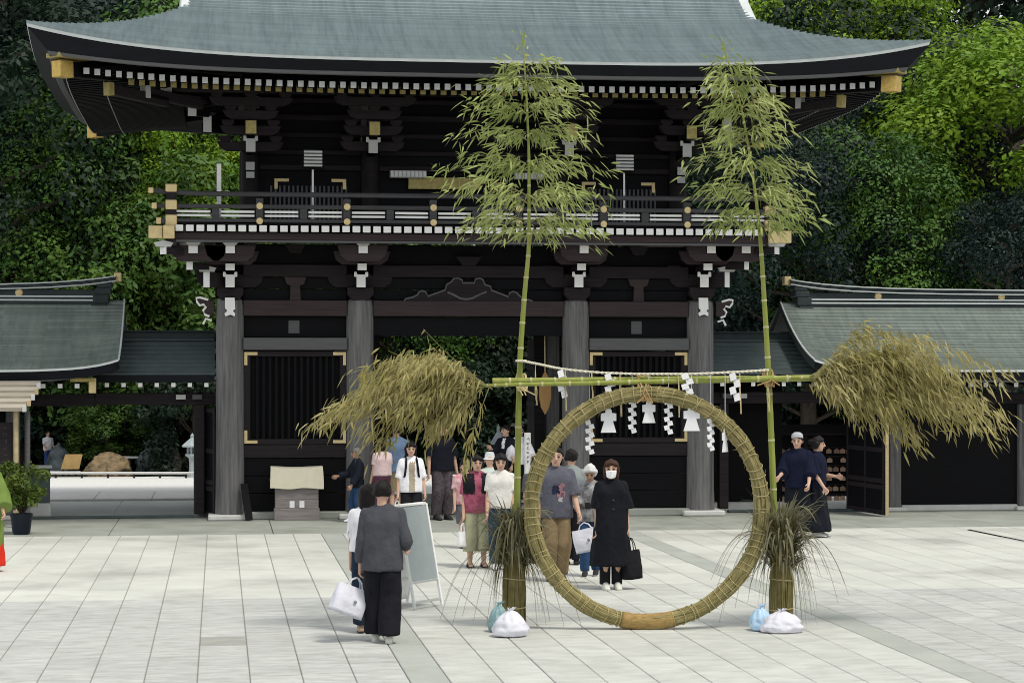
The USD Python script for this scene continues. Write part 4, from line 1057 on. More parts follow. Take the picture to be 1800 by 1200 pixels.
def level(px, Y0, Y1, label, outline, bare, rng, n, leafy_from):
    base = Pt(*px[0], Y0)
    root = thing('bamboo_crossbar', label, 'bamboo', base)
    fs_ = np.linspace(0, 1, len(px))
    P = np.array([Pt(a, b, Y0 + (Y1 - Y0) * f) for (a, b), f in zip(px, fs_)]) - base
    culm(root, P, .036, .014, 14)
    S = P[-1]; poly = Polygon(outline); x0, y0, x1, y1 = poly.bounds
    sx = px[-1][0]
    k = 0
    while k < n:
        ex, ey = rng.uniform(x0, x1), rng.uniform(y0, y1)
        if not poly.contains(shapely.Point(ex, ey)) or abs(ex - sx) < 20: continue
        k += 1
        f = np.linspace(0, 1, 8)[:, None]
        dy = rng.normal() * .38 * min(1, abs(ex - sx) / 150)
        E = Pt(ex, ey, Y1) - base + (0, dy, 0)
        E = S + (E - S)
        up = .20 * abs(E[0] - S[0]) * rng.uniform(.5, 1.2)
        path = S + (E - S) * f + np.array([0, 0, 1.0]) * up * np.sin(f * PI) + rng.normal(size=(8, 3)) * .012
        spray(root, path, M['bamboo_leaf_dry'], rng, int(20 + 42 * np.linalg.norm(E - S)), .145, 1.1, .005, .22, spread=.045)
    for pts, nl, lo in bare:
        path = np.array([Pt(a, b, Y1 - .1) - base for a, b in pts])
        spray(root, path, M['bamboo_leaf_dry'], rng, nl, .12, .9, .005, lo, spread=.03)
    return root
yl2 = G(905, 1100)[1] - .10
level([(1432, 664), (1250, 668), (1050, 673), (900, 676), (850, 678)], YRt - .12, yl2 - .05, 'level bamboo crossbar whose drooping yellow leaves hang on the left side', [(850, 680), (790, 655), (700, 632), (625, 645), (590, 680), (545, 730), (498, 758), (515, 775), (600, 772), (660, 795), (735, 770), (790, 800), (835, 765), (858, 700)],
      [([(866, 684), (820, 652), (780, 615), (744, 578)], 3, .9), ([(856, 676), (800, 662), (735, 640), (682, 616)], 22, .5), ([(850, 672), (815, 650), (782, 630), (762, 612)], 40, .55), ([(860, 680), (845, 720), (828, 770), (815, 825)], 60, .2)], np.random.default_rng(31), 62, 850)
level([(866, 670), (1000, 668), (1200, 665), (1350, 663), (1425, 664)], yl2 - .09, YRt - .18, 'level bamboo crossbar whose drooping yellow leaves hang on the right side', [(1432, 665), (1450, 640), (1500, 640), (1580, 625), (1640, 605), (1690, 640), (1735, 665), (1760, 720), (1772, 775), (1735, 768), (1690, 772), (1640, 790), (1580, 778), (1540, 752), (1500, 722), (1460, 695)],
      [([(1430, 664), (1460, 630), (1495, 595), (1522, 562)], 70, .15), ([(1432, 664), (1475, 622), (1505, 590), (1530, 575)], 40, .3), ([(1440, 660), (1520, 630), (1580, 605), (1622, 590)], 90, .2), ([(1430, 668), (1450, 650), (1462, 625)], 5, .6)], np.random.default_rng(32), 72, 1425)
# straw ties
def tie(px, py, Y, m, label, loops, w, h, tail):
    c = Pt(px, py, Y)
    t = thing('straw_tie', label, 'tie', c)
    mb = MB()
    for k in range(loops):
        a = np.linspace(0, 2 * PI, 13)
        tilt = (k - (loops - 1) / 2) * .5
        mb.tube(np.stack([np.sin(a) * w * math.cos(tilt) + np.cos(a) * h * math.sin(tilt) * .4, np.cos(a * 1) * .075, np.sin(a) * w * math.sin(tilt) + np.cos(a) * h], 1) * (1, 1, 1), .010, 5, caps=False)
    obj('loops', mb, M[m], t)
    mb = MB()
    for k in range(3):
        mb.tube([(0, -.09, 0), (RG.normal() * .03, -.11, -tail * .4), (RG.normal() * .06, -.10, -tail)], .007, 4)
    obj('loose_ends', mb, M[m], t)
tie(917, 672, YL, 'straw', 'straw tie lashing the crossbars to the left bamboo pole', 4, .06, .085, .14)
tie(1351, 664, YRt, 'tie_brown', 'brown cord lashing the crossbars to the right bamboo pole', 4, .06, .085, .08)
tie(1131, 682, YR, 'tie_brown', 'brown cord tying the top of the reed ring to the crossbars', 5, .06, .13, .16)

# rope with paper streamers and straw strings
YP = YL - .17
rp_ = [(917, 634), (950, 641), (985, 648), (1060, 655), (1130, 657), (1200, 657), (1280, 654), (1351, 650)]
from scipy.interpolate import PchipInterpolator
yy_ = np.linspace(YL - .05, YRt - .05, len(rp_))
RP = np.array([Pt(a, b, y) for (a, b), y in zip(rp_, yy_)]); RP[1:-1, 1] -= .10
rope = thing('sacred_rope', 'pale straw rope strung between the two bamboo poles above the ring', 'rope', RP[0])
tt_ = np.linspace(0, 1, 160); RQ = PchipInterpolator(np.linspace(0, 1, len(RP)), RP)(tt_) - RP[0]
mb = MB()
for k in range(2):
    ph = tt_ * 190 + k * PI
    mb.tube(RQ + np.stack([0 * ph, np.cos(ph), np.sin(ph)], 1) * .0075, .0085, 6)
obj('strand', mb, M['rope_white'], rope, smooth=True)
obj('knot', MB().tube([RQ[0] + (math.cos(a) * .05, math.sin(a) * .05 + .05, 0) for a in np.linspace(0, 6.3, 12)], .014, 6), M['rope_white'], rope)
def rope_at(px):
    x = Pt(px, 655, YP)[0]
    return np.array([np.interp(x, RP[:, 0] , RP[:, k]) for k in range(3)])
sn = 0
for px, y0, y1, w in ((941, 641, 712, .012), (990, 690, 722, .01), (1035, 653, 706, .008), (1083, 656, 732, .008), (1181, 657, 733, .008), (1285, 656, 727, .011), (1334, 651, 724, .012)):
    p = rope_at(px); z1 = ZZ(y1, p[0], p[1])
    mb = MB()
    for k in range(4):
        dx = RG.normal(size=4) * .008; 
        mb.tube([p + (0, -.012, .005), p + (dx[0], -.02, -(p[2] - z1) * .3), p + (dx[1] + .01, -.02, -(p[2] - z1) * .7), p + (dx[2] + .015, -.018, z1 - p[2])], [.004, .0035, .0035, .002], 4)
    t = obj('straw_string', mb, M['straw'])
    tag(t, f'thin straw string hanging from the rope, number {sn + 1} of seven counted from the left pole'.replace('number 1 of', 'first of').replace('number 2 of', 'second of').replace('number 3 of', 'third of').replace('number 4 of', 'fourth of').replace('number 5 of', 'fifth of').replace('number 6 of', 'sixth of').replace('number 7 of', 'last of'), 'string', 'straw strings on the rope'); sn += 1
def zigzag(p, z0, z1, w, n, ang, label, group, stem=0.0):
    """A folded paper streamer: offset squares, each one turned a little against the last."""
    t = thing('paper_streamer', label, 'paper streamer', (p[0], p[1], 0), ang, group)
    mb = MB(); h = (z0 - z1) / n
    for k in range(n):
        s = 1 if k % 2 else -1
        za, zb = z0 - h * k, z0 - h * (k + 1) - h * .25
        x0 = s * w * .22
        P = [(x0 - w * .38, za - h * .2), (x0 + w * .25, za + h * .1), (x0 + w * .42, zb + h * .3), (x0 - w * .22, zb)]
        y = s * .006
        mb.add([(a, y - .003, b) for a, b in P] + [(a, y + .001, b) for a, b in P], [(0, 2, 1), (0, 3, 2), (4, 5, 6), (4, 6, 7), (0, 1, 5), (0, 5, 4), (1, 2, 6), (1, 6, 5), (2, 3, 7), (2, 7, 6), (3, 0, 4), (3, 4, 7)])
    obj('folded_paper', mb, M['paper'], t)
    zr = rope_at(0)[2] if False else p[2]
    obj('thread', MB().tube([(0, 0, z0 - h * .3), (0, .0, max(zr, z0 + .002))], .0025, 4), M['paper'], t)
names = ('leftmost', 'second', 'third', 'rightmost')
for k, (px, y0, y1) in enumerate(((1032, 738, 797), (1104, 701, 760), (1165, 702, 762), (1236, 735, 791))):
    p = rope_at(px); zz = lambda y: ZZ(y, p[0], p[1])
    zigzag(p, zz(y0), zz(y1), .085, 8, (-.2, .1, -.1, .3)[k], f'long white zigzag paper streamer inside the ring, {names[k]} of the four long ones', 'long zigzag streamers')
for k, (px, y0, y1, w, n) in enumerate(((985, 650, 697, .10, 4), (1066, 656, 700, .10, 4), (1196, 656, 701, .12, 5), (1276, 655, 703, .10, 4))):
    p = rope_at(px); zz = lambda y: ZZ(y, p[0], p[1])
    zigzag(p + (0, -.02, 0), zz(y0), zz(y1), w, n, (.2, -.1, .1, -.2)[k], f'short white folded paper streamer on the rope, {names[k]} of the four short ones', 'short streamers on the rope')
for k, (px, yb, sc, ang) in enumerate(((1064, 760, 1.0, 0), (1132, 743, .94, .3), (1204, 757, 1.04, -.1), (1260, 794, 1.0, .95))):
    p = rope_at(px); zb = ZZ(yb, p[0], p[1])
    t = thing('paper_doll', f'white cut paper doll hanging under the ring top, {names[k]} of four', 'paper doll', (p[0], p[1] - .005, 0), ang, 'cut paper dolls in the ring')
    prof_ = [(.085, 0), (.047, .125), (.084, .127), (.084, .205), (.036, .213), (.036, .235), (.022, .258)]
    P = [(a * sc, zb + b * sc) for a, b in prof_] + [(-a * sc, zb + b * sc) for a, b in prof_[::-1]]
    obj('cut_paper', MB().prism(P, -.002, .002), M['paper'], t)
    obj('thread', MB().tube([(0, 0, zb + .256 * sc), (0, 0, p[2])], .0025, 4), M['paper'], t)

# reed sheaves at the foot of the poles
def sheaf(px, Y, label, rng, tuft, arcs):
    b = Pt(px, 1100, Y); b[2] = 0
    root = thing('reed_sheaf', label, 'reed sheaf', b)
    mb = MB()
    for k in range(110):
        a, q = rng.uniform(0, 2 * PI), .118 * math.sqrt(rng.random())
        if k < 70: q = .118
        x, y = q * math.cos(a), q * math.sin(a)
        f = np.linspace(0, 1, 7)
        neck = 1 - .22 * np.exp(-((f - .62) / .12) ** 2) + .35 * np.maximum(0, f - .75) * 2
        z = f * rng.uniform(.95, 1.25)
        mb.tube(np.stack([x * neck + .006 * np.sin(f * 9 + k), y * neck, z], 1), .0105, 5)
    mb.tube([(0, 0, 0), (0, 0, 1.0)], .10, 10)
    obj('stems', mb, M['sheaf'], root)
    for z in (.20, .52, .80):
        a = np.linspace(0, 2 * PI, 20)
        q = .128 if z < .6 else .108
        obj('binding_cord', MB().tube(np.stack([np.cos(a) * q, np.sin(a) * q, z + .012 * np.sin(a + z * 9)], 1), .0065, 5, caps=False), M['reed_cord'], root)
    def blade_mesh(n, lo, hi, spread, L, w, droop, seg=8):
        mb = MB()
        for k in range(n):
            a = rng.uniform(0, 2 * PI); z0 = rng.uniform(lo, hi); ll = L * rng.uniform(.55, 1.2)
            d = np.array([math.cos(a), .75 * math.sin(a), 0]); f = np.linspace(0, 1, seg)[:, None]
            sp = spread * rng.uniform(.4, 1.25); dr = droop * rng.uniform(.3, 1.4)
            P = np.array([0, 0, z0]) + d * (.09 + sp * ll * f ** .9) + np.array([0, 0, 1.0]) * (ll * .85 * f - dr * ll * f ** 2.2) + rng.normal(size=3) * .01
            side_ = np.array([-d[1], d[0], 0.2]); side_ /= np.linalg.norm(side_)
            ww = w * np.array([.6, 1, 1, .95, .85, .7, .45, .08])[:, None] if seg == 8 else w
            mb.grid(np.stack([P - side_ * ww / 2, P + np.array([0, 0, .3]) * ww * .3, P + side_ * ww / 2], 1))
        return mb
    obj('upright_blades', blade_mesh(tuft, .62, 1.12, .62, .52, .021, .45), M['blade'], root)
    obj('bent_blades', blade_mesh(230, .60, 1.2, .75, .52, .024, 1.25), M['blade'], root)
    obj('drooping_blades', blade_mesh(60, .55, 1.05, .42, .60, .012, 1.9), M['sheaf'], root)
    mb = MB()
    for (dx, dz0, ln, drop) in arcs:
        f = np.linspace(0, 1, 14)[:, None]
        d = np.array([dx, rng.normal() * .25, 0]); P = np.array([0, 0, dz0]) + d * ln * (f ** .8) + np.array([0, 0, 1.0]) * (.28 * ln * np.sin(f * PI * .7) - drop * f ** 2.3)
        mb.tube(P, np.linspace(.0045, .0015, 14), 4)
    obj('long_thin_blades', mb, M['blade'], root)
    return root
rng = np.random.default_rng(41)
arcsL = [(-1, .75, rng.uniform(.25, .85), rng.uniform(.5, .95)) for _ in range(6)] + [(1, .7, rng.uniform(.2, .8), rng.uniform(.6, .95)) for _ in range(9)]
arcsR = [(-1, .95, rng.uniform(.3, .80), rng.uniform(.4, 1.05)) for _ in range(9)] + [(1, .9, rng.uniform(.2, .75), rng.uniform(.4, .9)) for _ in range(11)]
sheaf(904, YL, 'bound sheaf of green brown reeds at the foot of the left bamboo pole', np.random.default_rng(42), 330, arcsL)
sheaf(1373, YRt, 'bound sheaf of green brown reeds at the foot of the right bamboo pole', np.random.default_rng(43), 330, arcsR)

# sand bags holding the sheaves
def bag(px, py, w, h, d, m, label, seed, knot=True):
    b = G(px, py)
    t = thing('sand_bag', label, 'bag', b + (0, d * .5, 0))
    ic = trimesh.creation.icosphere(3)
    v = np.array(ic.vertices); rng = np.random.default_rng(seed)
    n = meshkit.fbm(v * 2.2 + seed, 3, seed) - .5
    z = v[:, 2]
    r = 1 + .34 * n + .34 * (np.abs(meshkit.fbm(v * 4.5 + seed * 3, 3, seed + 9) - .5) - .12) + .06 * np.sin(np.arctan2(v[:, 1], v[:, 0]) * 9 + 3 * z) * np.clip(z + .3, 0, 1)
    v = v * r[:, None]
    sq = np.where(v[:, 2:3] < 0, 1.12, 1 - .25 * np.clip(v[:, 2:3], 0, 1) ** 2)
    v[:, :2] *= sq; v[:, 2] = np.where(v[:, 2] < -.55, -.55 + (v[:, 2] + .55) * .12, v[:, 2])
    v[:, 2] = (v[:, 2] - v[:, 2].min()) / (v[:, 2].max() - v[:, 2].min()) * h
    v[:, 0] *= w / 2; v[:, 1] *= d / 2
    obj('sack', (v, ic.faces), M[m], t, smooth=True)
    if knot:
        mb = MB(); tp = np.array([v[np.argmax(v[:, 2]), 0] * .3, 0, h * .97])
        for k in range(7):
            a = k * .9; q = np.array([math.cos(a), math.sin(a), 0])
            mb.grid([[tp - q * .01, tp + q * .02], [tp + q * .03 + (0, 0, .03), tp + q * .055 + (.01, 0, .035)]])
        obj('gathered_neck', mb, M[m], t)
    return t
bag(901, 1121, .36, .28, .30, 'plastic_white', 'white plastic sand bag in front of the left reed sheaf', 1)
bag(880, 1112, .22, .30, .24, 'plastic_teal', 'dark teal sand bag leaning behind the white bag on the left', 2)
bag(1381, 1114, .42, .23, .30, 'plastic_white', 'white plastic sand bag with blue edge in front of the right reed sheaf', 3)
bag(1343, 1110, .24, .26, .24, 'plastic_blue', 'pale blue sand bag on the left side of the right reed sheaf', 4)
# ---------------------------------------------------------------- people
from trimesh.smoothing import filter_taubin
_S = {}
def sph(c, r, sc=(1, 1, 1), n=14):
    s = _S.get(n) or _S.setdefault(n, m3.Manifold.sphere(1.0, n))
    return s.scale(tuple(float(r * k) for k in sc)).translate(tuple(map(float, c)))
def hull(*m): return m3.Manifold.batch_hull(list(m))
def cap(a, b, ra, rb, n=14): return hull(sph(a, ra, n=n), sph(b, rb, n=n))
def uni(l): return m3.Manifold.batch_boolean(l, m3.OpType.Add)
def soft(mf, edge=.03, it=8, fold=0.0, seed=0, fs=(9, 9, 3.5)):
    mm = mf.refine_to_length(edge).to_mesh()
    t = trimesh.Trimesh(mm.vert_properties[:, :3], mm.tri_verts, process=True)
    if it: filter_taubin(t, .5, .53, it)
    v = np.array(t.vertices)
    if fold:
        nz = (meshkit.fbm(v * fs + seed * 3.7, 3, seed) - .5) * 1.5
        v = v + np.array(t.vertex_normals) * (nz * 2 * fold)[:, None]
    return v, np.array(t.faces)
def cmat(name, col, rough=.85, var=.14, scale=6, **k):
    if name not in M: mk(name, col, rough, var, scale, bump=.55, bscale=15, spec=.12, bdist=.022, **k)
    return M[name]
mk('skin', (.50, .32, .235), .55, .08, 14, bump=.05)
mk('skin_tan', (.36, .215, .145), .55, .10, 14, bump=.05)
mk('hair_black', (.012, .010, .010), .45, .3, 30, (3, 3, 1), bump=.5, bscale=60, bdist=.01)
mk('hair_brown', (.050, .024, .015), .45, .3, 30, (3, 3, 1), bump=.5, bscale=60, bdist=.01)
mk('hair_grey', (.17, .16, .155), .5, .3, 30, (3, 3, 1), bump=.5, bscale=60, bdist=.01)
mk('hair_white', (.58, .57, .56), .5, .2, 30, (3, 3, 1), bump=.5, bscale=60, bdist=.01)
mk('eye_dark', (.02, .015, .012), .3, .1, 5, bump=0)
mk('lips', (.38, .17, .14), .5, .1, 9, bump=0)
mk('rubber', (.03, .03, .03), .7, .2, 9, bump=.1)

def person(label, px, py, head_py, face=0.0, z0=0.0, sex='m', skin='skin', hair='hair_black', style='short', lean=0.0, step=(0, 0), foot_w=.06,
           arms=((.05, .10, .15), (.05, .10, .15)), yaw=0.0, pitch=0.0, top=None, bottom=None, shoes=None, fat=1.0, group=None, extra=None):
    """face: turn of the body, 0 looks at the camera. step: how far each foot is ahead. arms: (swing, out, elbow) of the arm at local -x and at local +x."""
    loc = G(px, py, z0)
    H = ZZ(head_py, loc[0], loc[1]) - z0
    root = thing('person', label, 'person', loc, face, group)
    seed = int(abs(px) * 7 + py) % 997
    sw = (.100 if sex == 'm' else .088) * H * (.65 + .35 * fat)
    hw = (.050 if sex == 'm' else .052) * H
    V = lambda x, y, z: np.array([x, y, z], float)
    Lf = lambda z: -lean * max(0, z - .53 * H)                       # leaning forward = towards -y
    hip = [V(-hw, 0, .53 * H), V(hw, 0, .53 * H)]
    ank = [V(s * max(hw * .9, foot_w), -st * H, (.045 + .06 * max(0, -st) ) * H) for s, st in zip((-1, 1), step)]
    knee = []
    for h, a in zip(hip, ank):
        m = (h + a) / 2; d = np.linalg.norm(h - a); full = .49 * H
        m[1] -= math.sqrt(max(0, (full / 2) ** 2 - (d / 2) ** 2)) * .8 + .01 * H; knee.append(m)
    sh = [V(-sw, Lf(.81 * H), .798 * H), V(sw, Lf(.81 * H), .798 * H)]
    elb, wri, hdir = [], [], []
    for s, S, (swg, out, bend) in zip((-1, 1), sh, arms):
        d = V(s * math.sin(out), -math.sin(swg) * math.cos(out), -math.cos(swg) * math.cos(out))
        e = S + d * .178 * H
        d2 = V(s * math.sin(out) * .5 - s * max(0, bend - .9) * .45, -math.sin(swg + bend), -math.cos(swg + bend)); d2 /= np.linalg.norm(d2)
        elb.append(e); wri.append(e + d2 * .148 * H); hdir.append(d2)
    nk = V(0, Lf(.85 * H) + .005 * H, .845 * H); hc = V(0, Lf(.93 * H) - .012 * H, .925 * H)
    R = rotz(yaw) @ rotx(pitch)
    hp = lambda x, y, z: hc + R @ (V(x, y, z) * H)
    def hs(x, y, z, r, sc=(1, 1, 1), n=16):
        T = np.eye(4)[:3]; T[:, :3] = R * (np.array(sc) * r * H); T[:, 3] = hp(x, y, z)
        return (_S.get(n) or _S.setdefault(n, m3.Manifold.sphere(1.0, n))).transform(T)
    torso = lambda e: [hull(sph((-.045 * H, 0, .545 * H), .055 * H * fat + e), sph((.045 * H, 0, .545 * H), .055 * H * fat + e), sph((-.035 * H, Lf(.63 * H), .63 * H), .052 * H * fat + e), sph((.035 * H, Lf(.63 * H), .63 * H), .052 * H * fat + e)),
                       hull(sph((-.035 * H, Lf(.63 * H), .63 * H), .052 * H * fat + e), sph((.035 * H, Lf(.63 * H), .63 * H), .052 * H * fat + e), sph((-.05 * H, Lf(.74 * H), .745 * H), .058 * H * fat + e), sph((.05 * H, Lf(.74 * H), .745 * H), .058 * H * fat + e)),
                       hull(sph((-.05 * H, Lf(.74 * H), .745 * H), .058 * H * fat + e), sph((.05 * H, Lf(.74 * H), .745 * H), .058 * H * fat + e), sph(sh[0] * (.86, 1, 1) - (0, 0, .002 * H), .026 * H + e * .6), sph(sh[1] * (.86, 1, 1) - (0, 0, .002 * H), .026 * H + e * .6), sph((0, Lf(.83 * H), .838 * H), .030 * H + e * .5))]
    L = torso(0)
    for i in (0, 1):
        L += [cap(hip[i], knee[i], .050 * H, .034 * H), cap(knee[i], ank[i], .034 * H, .021 * H), cap(knee[i] * .55 + ank[i] * .45 + (0, .008 * H, 0), ank[i], .031 * H, .02 * H),
              hull(sph(ank[i] + (0, .012 * H, -.022 * H), .021 * H), sph(ank[i] + (0, -.085 * H, -.030 * H), .014 * H, (1.5, 1, 1)), sph(ank[i], .021 * H)),
              cap(sh[i], elb[i], .026 * H, .022 * H), cap(elb[i], wri[i], .023 * H, .0145 * H)]
        w, d = wri[i], hdir[i]; s = (-1, 1)[i]
        a = np.cross(d, V(s, 0, 0)); a /= np.linalg.norm(a) + 1e-9                      # across the palm
        nrm = np.cross(a, d); nrm /= np.linalg.norm(nrm)
        pal = w + d * .052 * H
        L.append(hull(sph(w, .0135 * H, n=10), sph(pal + a * .020 * H, .0085 * H, n=10), sph(pal - a * .018 * H, .0085 * H, n=10), sph(w + d * .02 * H + a * .014 * H, .009 * H, n=10)))
        cl = nrm * (-s)
        for k, ln in enumerate((.040, .046, .043, .034)):
            b0 = pal + a * (.020 - .0125 * k) * H; b1 = b0 + (d * .85 + cl * .45) * ln * .55 * H; b2 = b1 + (d * .35 + cl * .95) * ln * .5 * H
            L += [cap(b0, b1, .0062 * H, .0054 * H, 8), cap(b1, b2, .0054 * H, .0044 * H, 8)]
        t0 = w + d * .018 * H + a * .016 * H; t1 = t0 + (d * .6 + a * .75 + cl * .3) * .026 * H; t2 = t1 + (d * .9 + cl * .5) * .022 * H
        L += [cap(t0, t1, .0075 * H, .0062 * H, 8), cap(t1, t2, .0062 * H, .005 * H, 8)]
    L += [cap(nk - (0, 0, .03 * H), hp(0, .012, -.03), .031 * H, .029 * H),
          hull(hs(0, .004, .018, .057, (.88, 1.08, .96)), hs(0, -.018, -.030, .036, (.95, .95, 1.0)), hs(0, -.030, -.055, .017, (1.2, 1, .8))),
          hull(hs(0, -.058, .012, .006), hs(0, -.068, -.012, .0085), hs(0, -.052, -.014, .011)), hs(-.050, .008, .0, .014, (.4, .8, 1.3)), hs(.050, .008, .0, .014, (.4, .8, 1.3))]
    obj('body', soft(uni(L), .032 * H / 1.7, 5), M[skin], root, smooth=True)
    for s in (-1, 1):
        e = MB(); c = hp(s * .021, -.0525, .008); sp_ = trimesh.creation.icosphere(1)
        e.add((np.array(sp_.vertices) * (.0095, .0045, .0055) * H) @ R.T + c, sp_.faces)
        obj('eye', e, M['eye_dark'], root)
        b = MB(); b.tube([hp(s * .010, -.060, .022), hp(s * .022, -.059, .026), hp(s * .034, -.052, .022)], .0028 * H, 5); obj('eyebrow', b, M['hair_black' if hair != 'hair_white' else 'hair_grey'], root)
    e = MB(); e.tube([hp(-.015, -.055, -.036), hp(0, -.060, -.035), hp(.015, -.055, -.036)], .0035 * H, 5); obj('mouth', e, M['lips'], root)
    # hair
    if style:
        sk = hs(0, .006, .022, .0625, (.92, 1.08, .98), 22)
        hc3 = hp(0, -.055, .046); n = R @ V(0, .58, .81)
        def below(m, n, c): return m.trim_by_plane(tuple(map(float, n)), float(np.dot(n, c)))
        top_ = below(sk, n / np.linalg.norm(n), hc3)
        P = [top_]
        if style == 'short': P.append(below(hull(hs(-.036, .026, .0, .025), hs(.036, .026, .0, .025), hs(0, .044, .004, .028)), R @ V(0, 1, 0), hp(0, .002, 0)))
        if style in ('bob', 'long', 'tied'):
            drop = {'bob': -.055, 'long': -.125, 'tied': -.02}[style]
            fall = hull(hs(-.036, .022, drop, .024), hs(.036, .022, drop, .024), hs(0, .040, drop, .026), hs(-.042, .012, .01, .026), hs(.042, .012, .01, .026), hs(0, .03, .03, .045))
            face_ = hull(hs(0, -.075, .012, .046, (.95, 1, 1)), hs(0, -.06, -.07, .046, (.85, 1, 1)))
            P.append(fall - face_)
            P.append(hull(hs(-.040, -.034, .038, .016), hs(.040, -.034, .038, .016), hs(0, -.040, .048, .02), hs(0, -.01, .07, .02)))
            if style == 'tied': P.append(hs(0, .075, .03, .028))
        obj('hair', soft(uni(P), .016, 3, .011 if style == 'short' else .008, seed, (26, 26, 11)), M[hair], root, smooth=True)
    # trousers, skirt or dress
    if bottom:
        kind, m, cut, ease = bottom['kind'], bottom['mat'], bottom.get('cut', .05) * H, bottom.get('ease', .02) * H
        wz = bottom.get('waist', .60) * H
        P = [hull(sph((-.042 * H, 0, .54 * H), .055 * H * fat + ease * .5), sph((.042 * H, 0, .54 * H), .055 * H * fat + ease * .5), sph((-.034 * H, 0, wz), .05 * H * fat + ease * .35), sph((.034 * H, 0, wz), .05 * H * fat + ease * .35))]
        if kind == 'trousers':
            fl = bottom.get('flare', 1.0)
            for i in (0, 1):
                lo = ank[i] + (0, .008 * H, -.01 * H)
                P += [cap(hip[i] * (.92, 1, 1), knee[i], .048 * H * fat + ease * .5, .036 * H + ease), cap(knee[i], lo, .036 * H + ease, (.024 * H + ease) * fl)]
            g = uni(P)
        else:
            rb = bottom.get('hem', .13) * H
            ring_ = [sph((math.cos(a) * rb, math.sin(a) * rb * .75 + (ank[0][1] + ank[1][1]) / 4, cut - .0), .02 * H, n=8) for a in np.linspace(0, 2 * PI, 14)[:-1]]
            g = hull(P[0], *ring_)
        g = g.trim_by_plane((0, 0, 1.0), float(cut))
        obj(kind if kind != 'trousers' or cut < .25 * H else 'shorts', soft(g, .034, 4, bottom.get('fold', .010), seed + 1), m, root, smooth=True)
    # shirt, jacket, dress top
    tm_ = None
    if top:
        m, ease, hem, sl = top['mat'], top.get('ease', .014) * H, top.get('hem', .50) * H, top.get('sleeve', .62)
        hr = top.get('flare', 1.0)
        P = torso(ease)
        te = (bottom or {}).get('ease', .02) * H * .5; rbx, rby = (.038 + .055 * fat * hr) * H + te + ease * .4, .050 * fat * hr * H + te + ease * .5
        P.append(hull(*[sph((math.cos(a) * rbx, math.sin(a) * rby, hem), .012 * H, n=8) for a in np.linspace(0, 2 * PI, 15)[:-1]], sph((-.036 * H, Lf(.65 * H), .66 * H), .052 * H * fat + ease), sph((.036 * H, Lf(.65 * H), .66 * H), .052 * H * fat + ease), sph((-.045 * H, Lf(.72 * H), .72 * H), .054 * H * fat + ease), sph((.045 * H, Lf(.72 * H), .72 * H), .054 * H * fat + ease)))
        g = uni(P).trim_by_plane((0, 0, 1.0), float(hem))
        S = []
        for i in (0, 1):
            ra, re, rw = .026 * H + ease * .72, .026 * H + ease * top.get('cuff', 1.0), .018 * H + ease * top.get('cuff', 1.0)
            if sl <= 1:
                e = sh[i] + (elb[i] - sh[i]) * sl; u = (elb[i] - sh[i]) / np.linalg.norm(elb[i] - sh[i])
                S.append(cap(sh[i], e + u * .02, ra, re).trim_by_plane(tuple(map(float, -u)), float(-np.dot(u, e))))
            else:
                e = elb[i] + (wri[i] - elb[i]) * (sl - 1); u = (wri[i] - elb[i]) / np.linalg.norm(wri[i] - elb[i])
                S.append(uni([cap(sh[i], elb[i], ra, re), cap(elb[i], e + u * .01, re, rw).trim_by_plane(tuple(map(float, -u)), float(-np.dot(u, e)))]))
        g = uni([g] + S)
        g = g - hull(sph(nk + (0, -.012 * H, .03 * H), .036 * H), sph(nk + (0, -.015 * H, .075 * H), .05 * H))
        tm_ = soft(g, .032, 4, top.get('fold', .009), seed + 2)
        sp_ = obj(top.get('name', 'shirt'), tm_, m, root, smooth=True)
        if 'print' in top:
            v, f = tm_; n = np.cross(v[f[:, 1]] - v[f[:, 0]], v[f[:, 2]] - v[f[:, 0]]); n /= np.linalg.norm(n, axis=1, keepdims=True) + 1e-9
            c = v[f].mean(1)
            for (sgn, x0, x1, za, zb, thr, pm) in top['print']:
                q = (n[:, 1] * sgn > .25) & (c[:, 0] > x0 * H) & (c[:, 0] < x1 * H) & (c[:, 2] > za * H) & (c[:, 2] < zb * H) & (meshkit.noise(c * 14 + seed, 5) > thr)
                if q.sum() > 2:
                    vn = trimesh.Trimesh(v, f, process=False).vertex_normals
                    ff = f[q]; ids, inv = np.unique(ff, return_inverse=True)
                    obj('printed_patch', (v[ids] + vn[ids] * .003, inv.reshape(-1, 3)), pm, sp_, smooth=True)
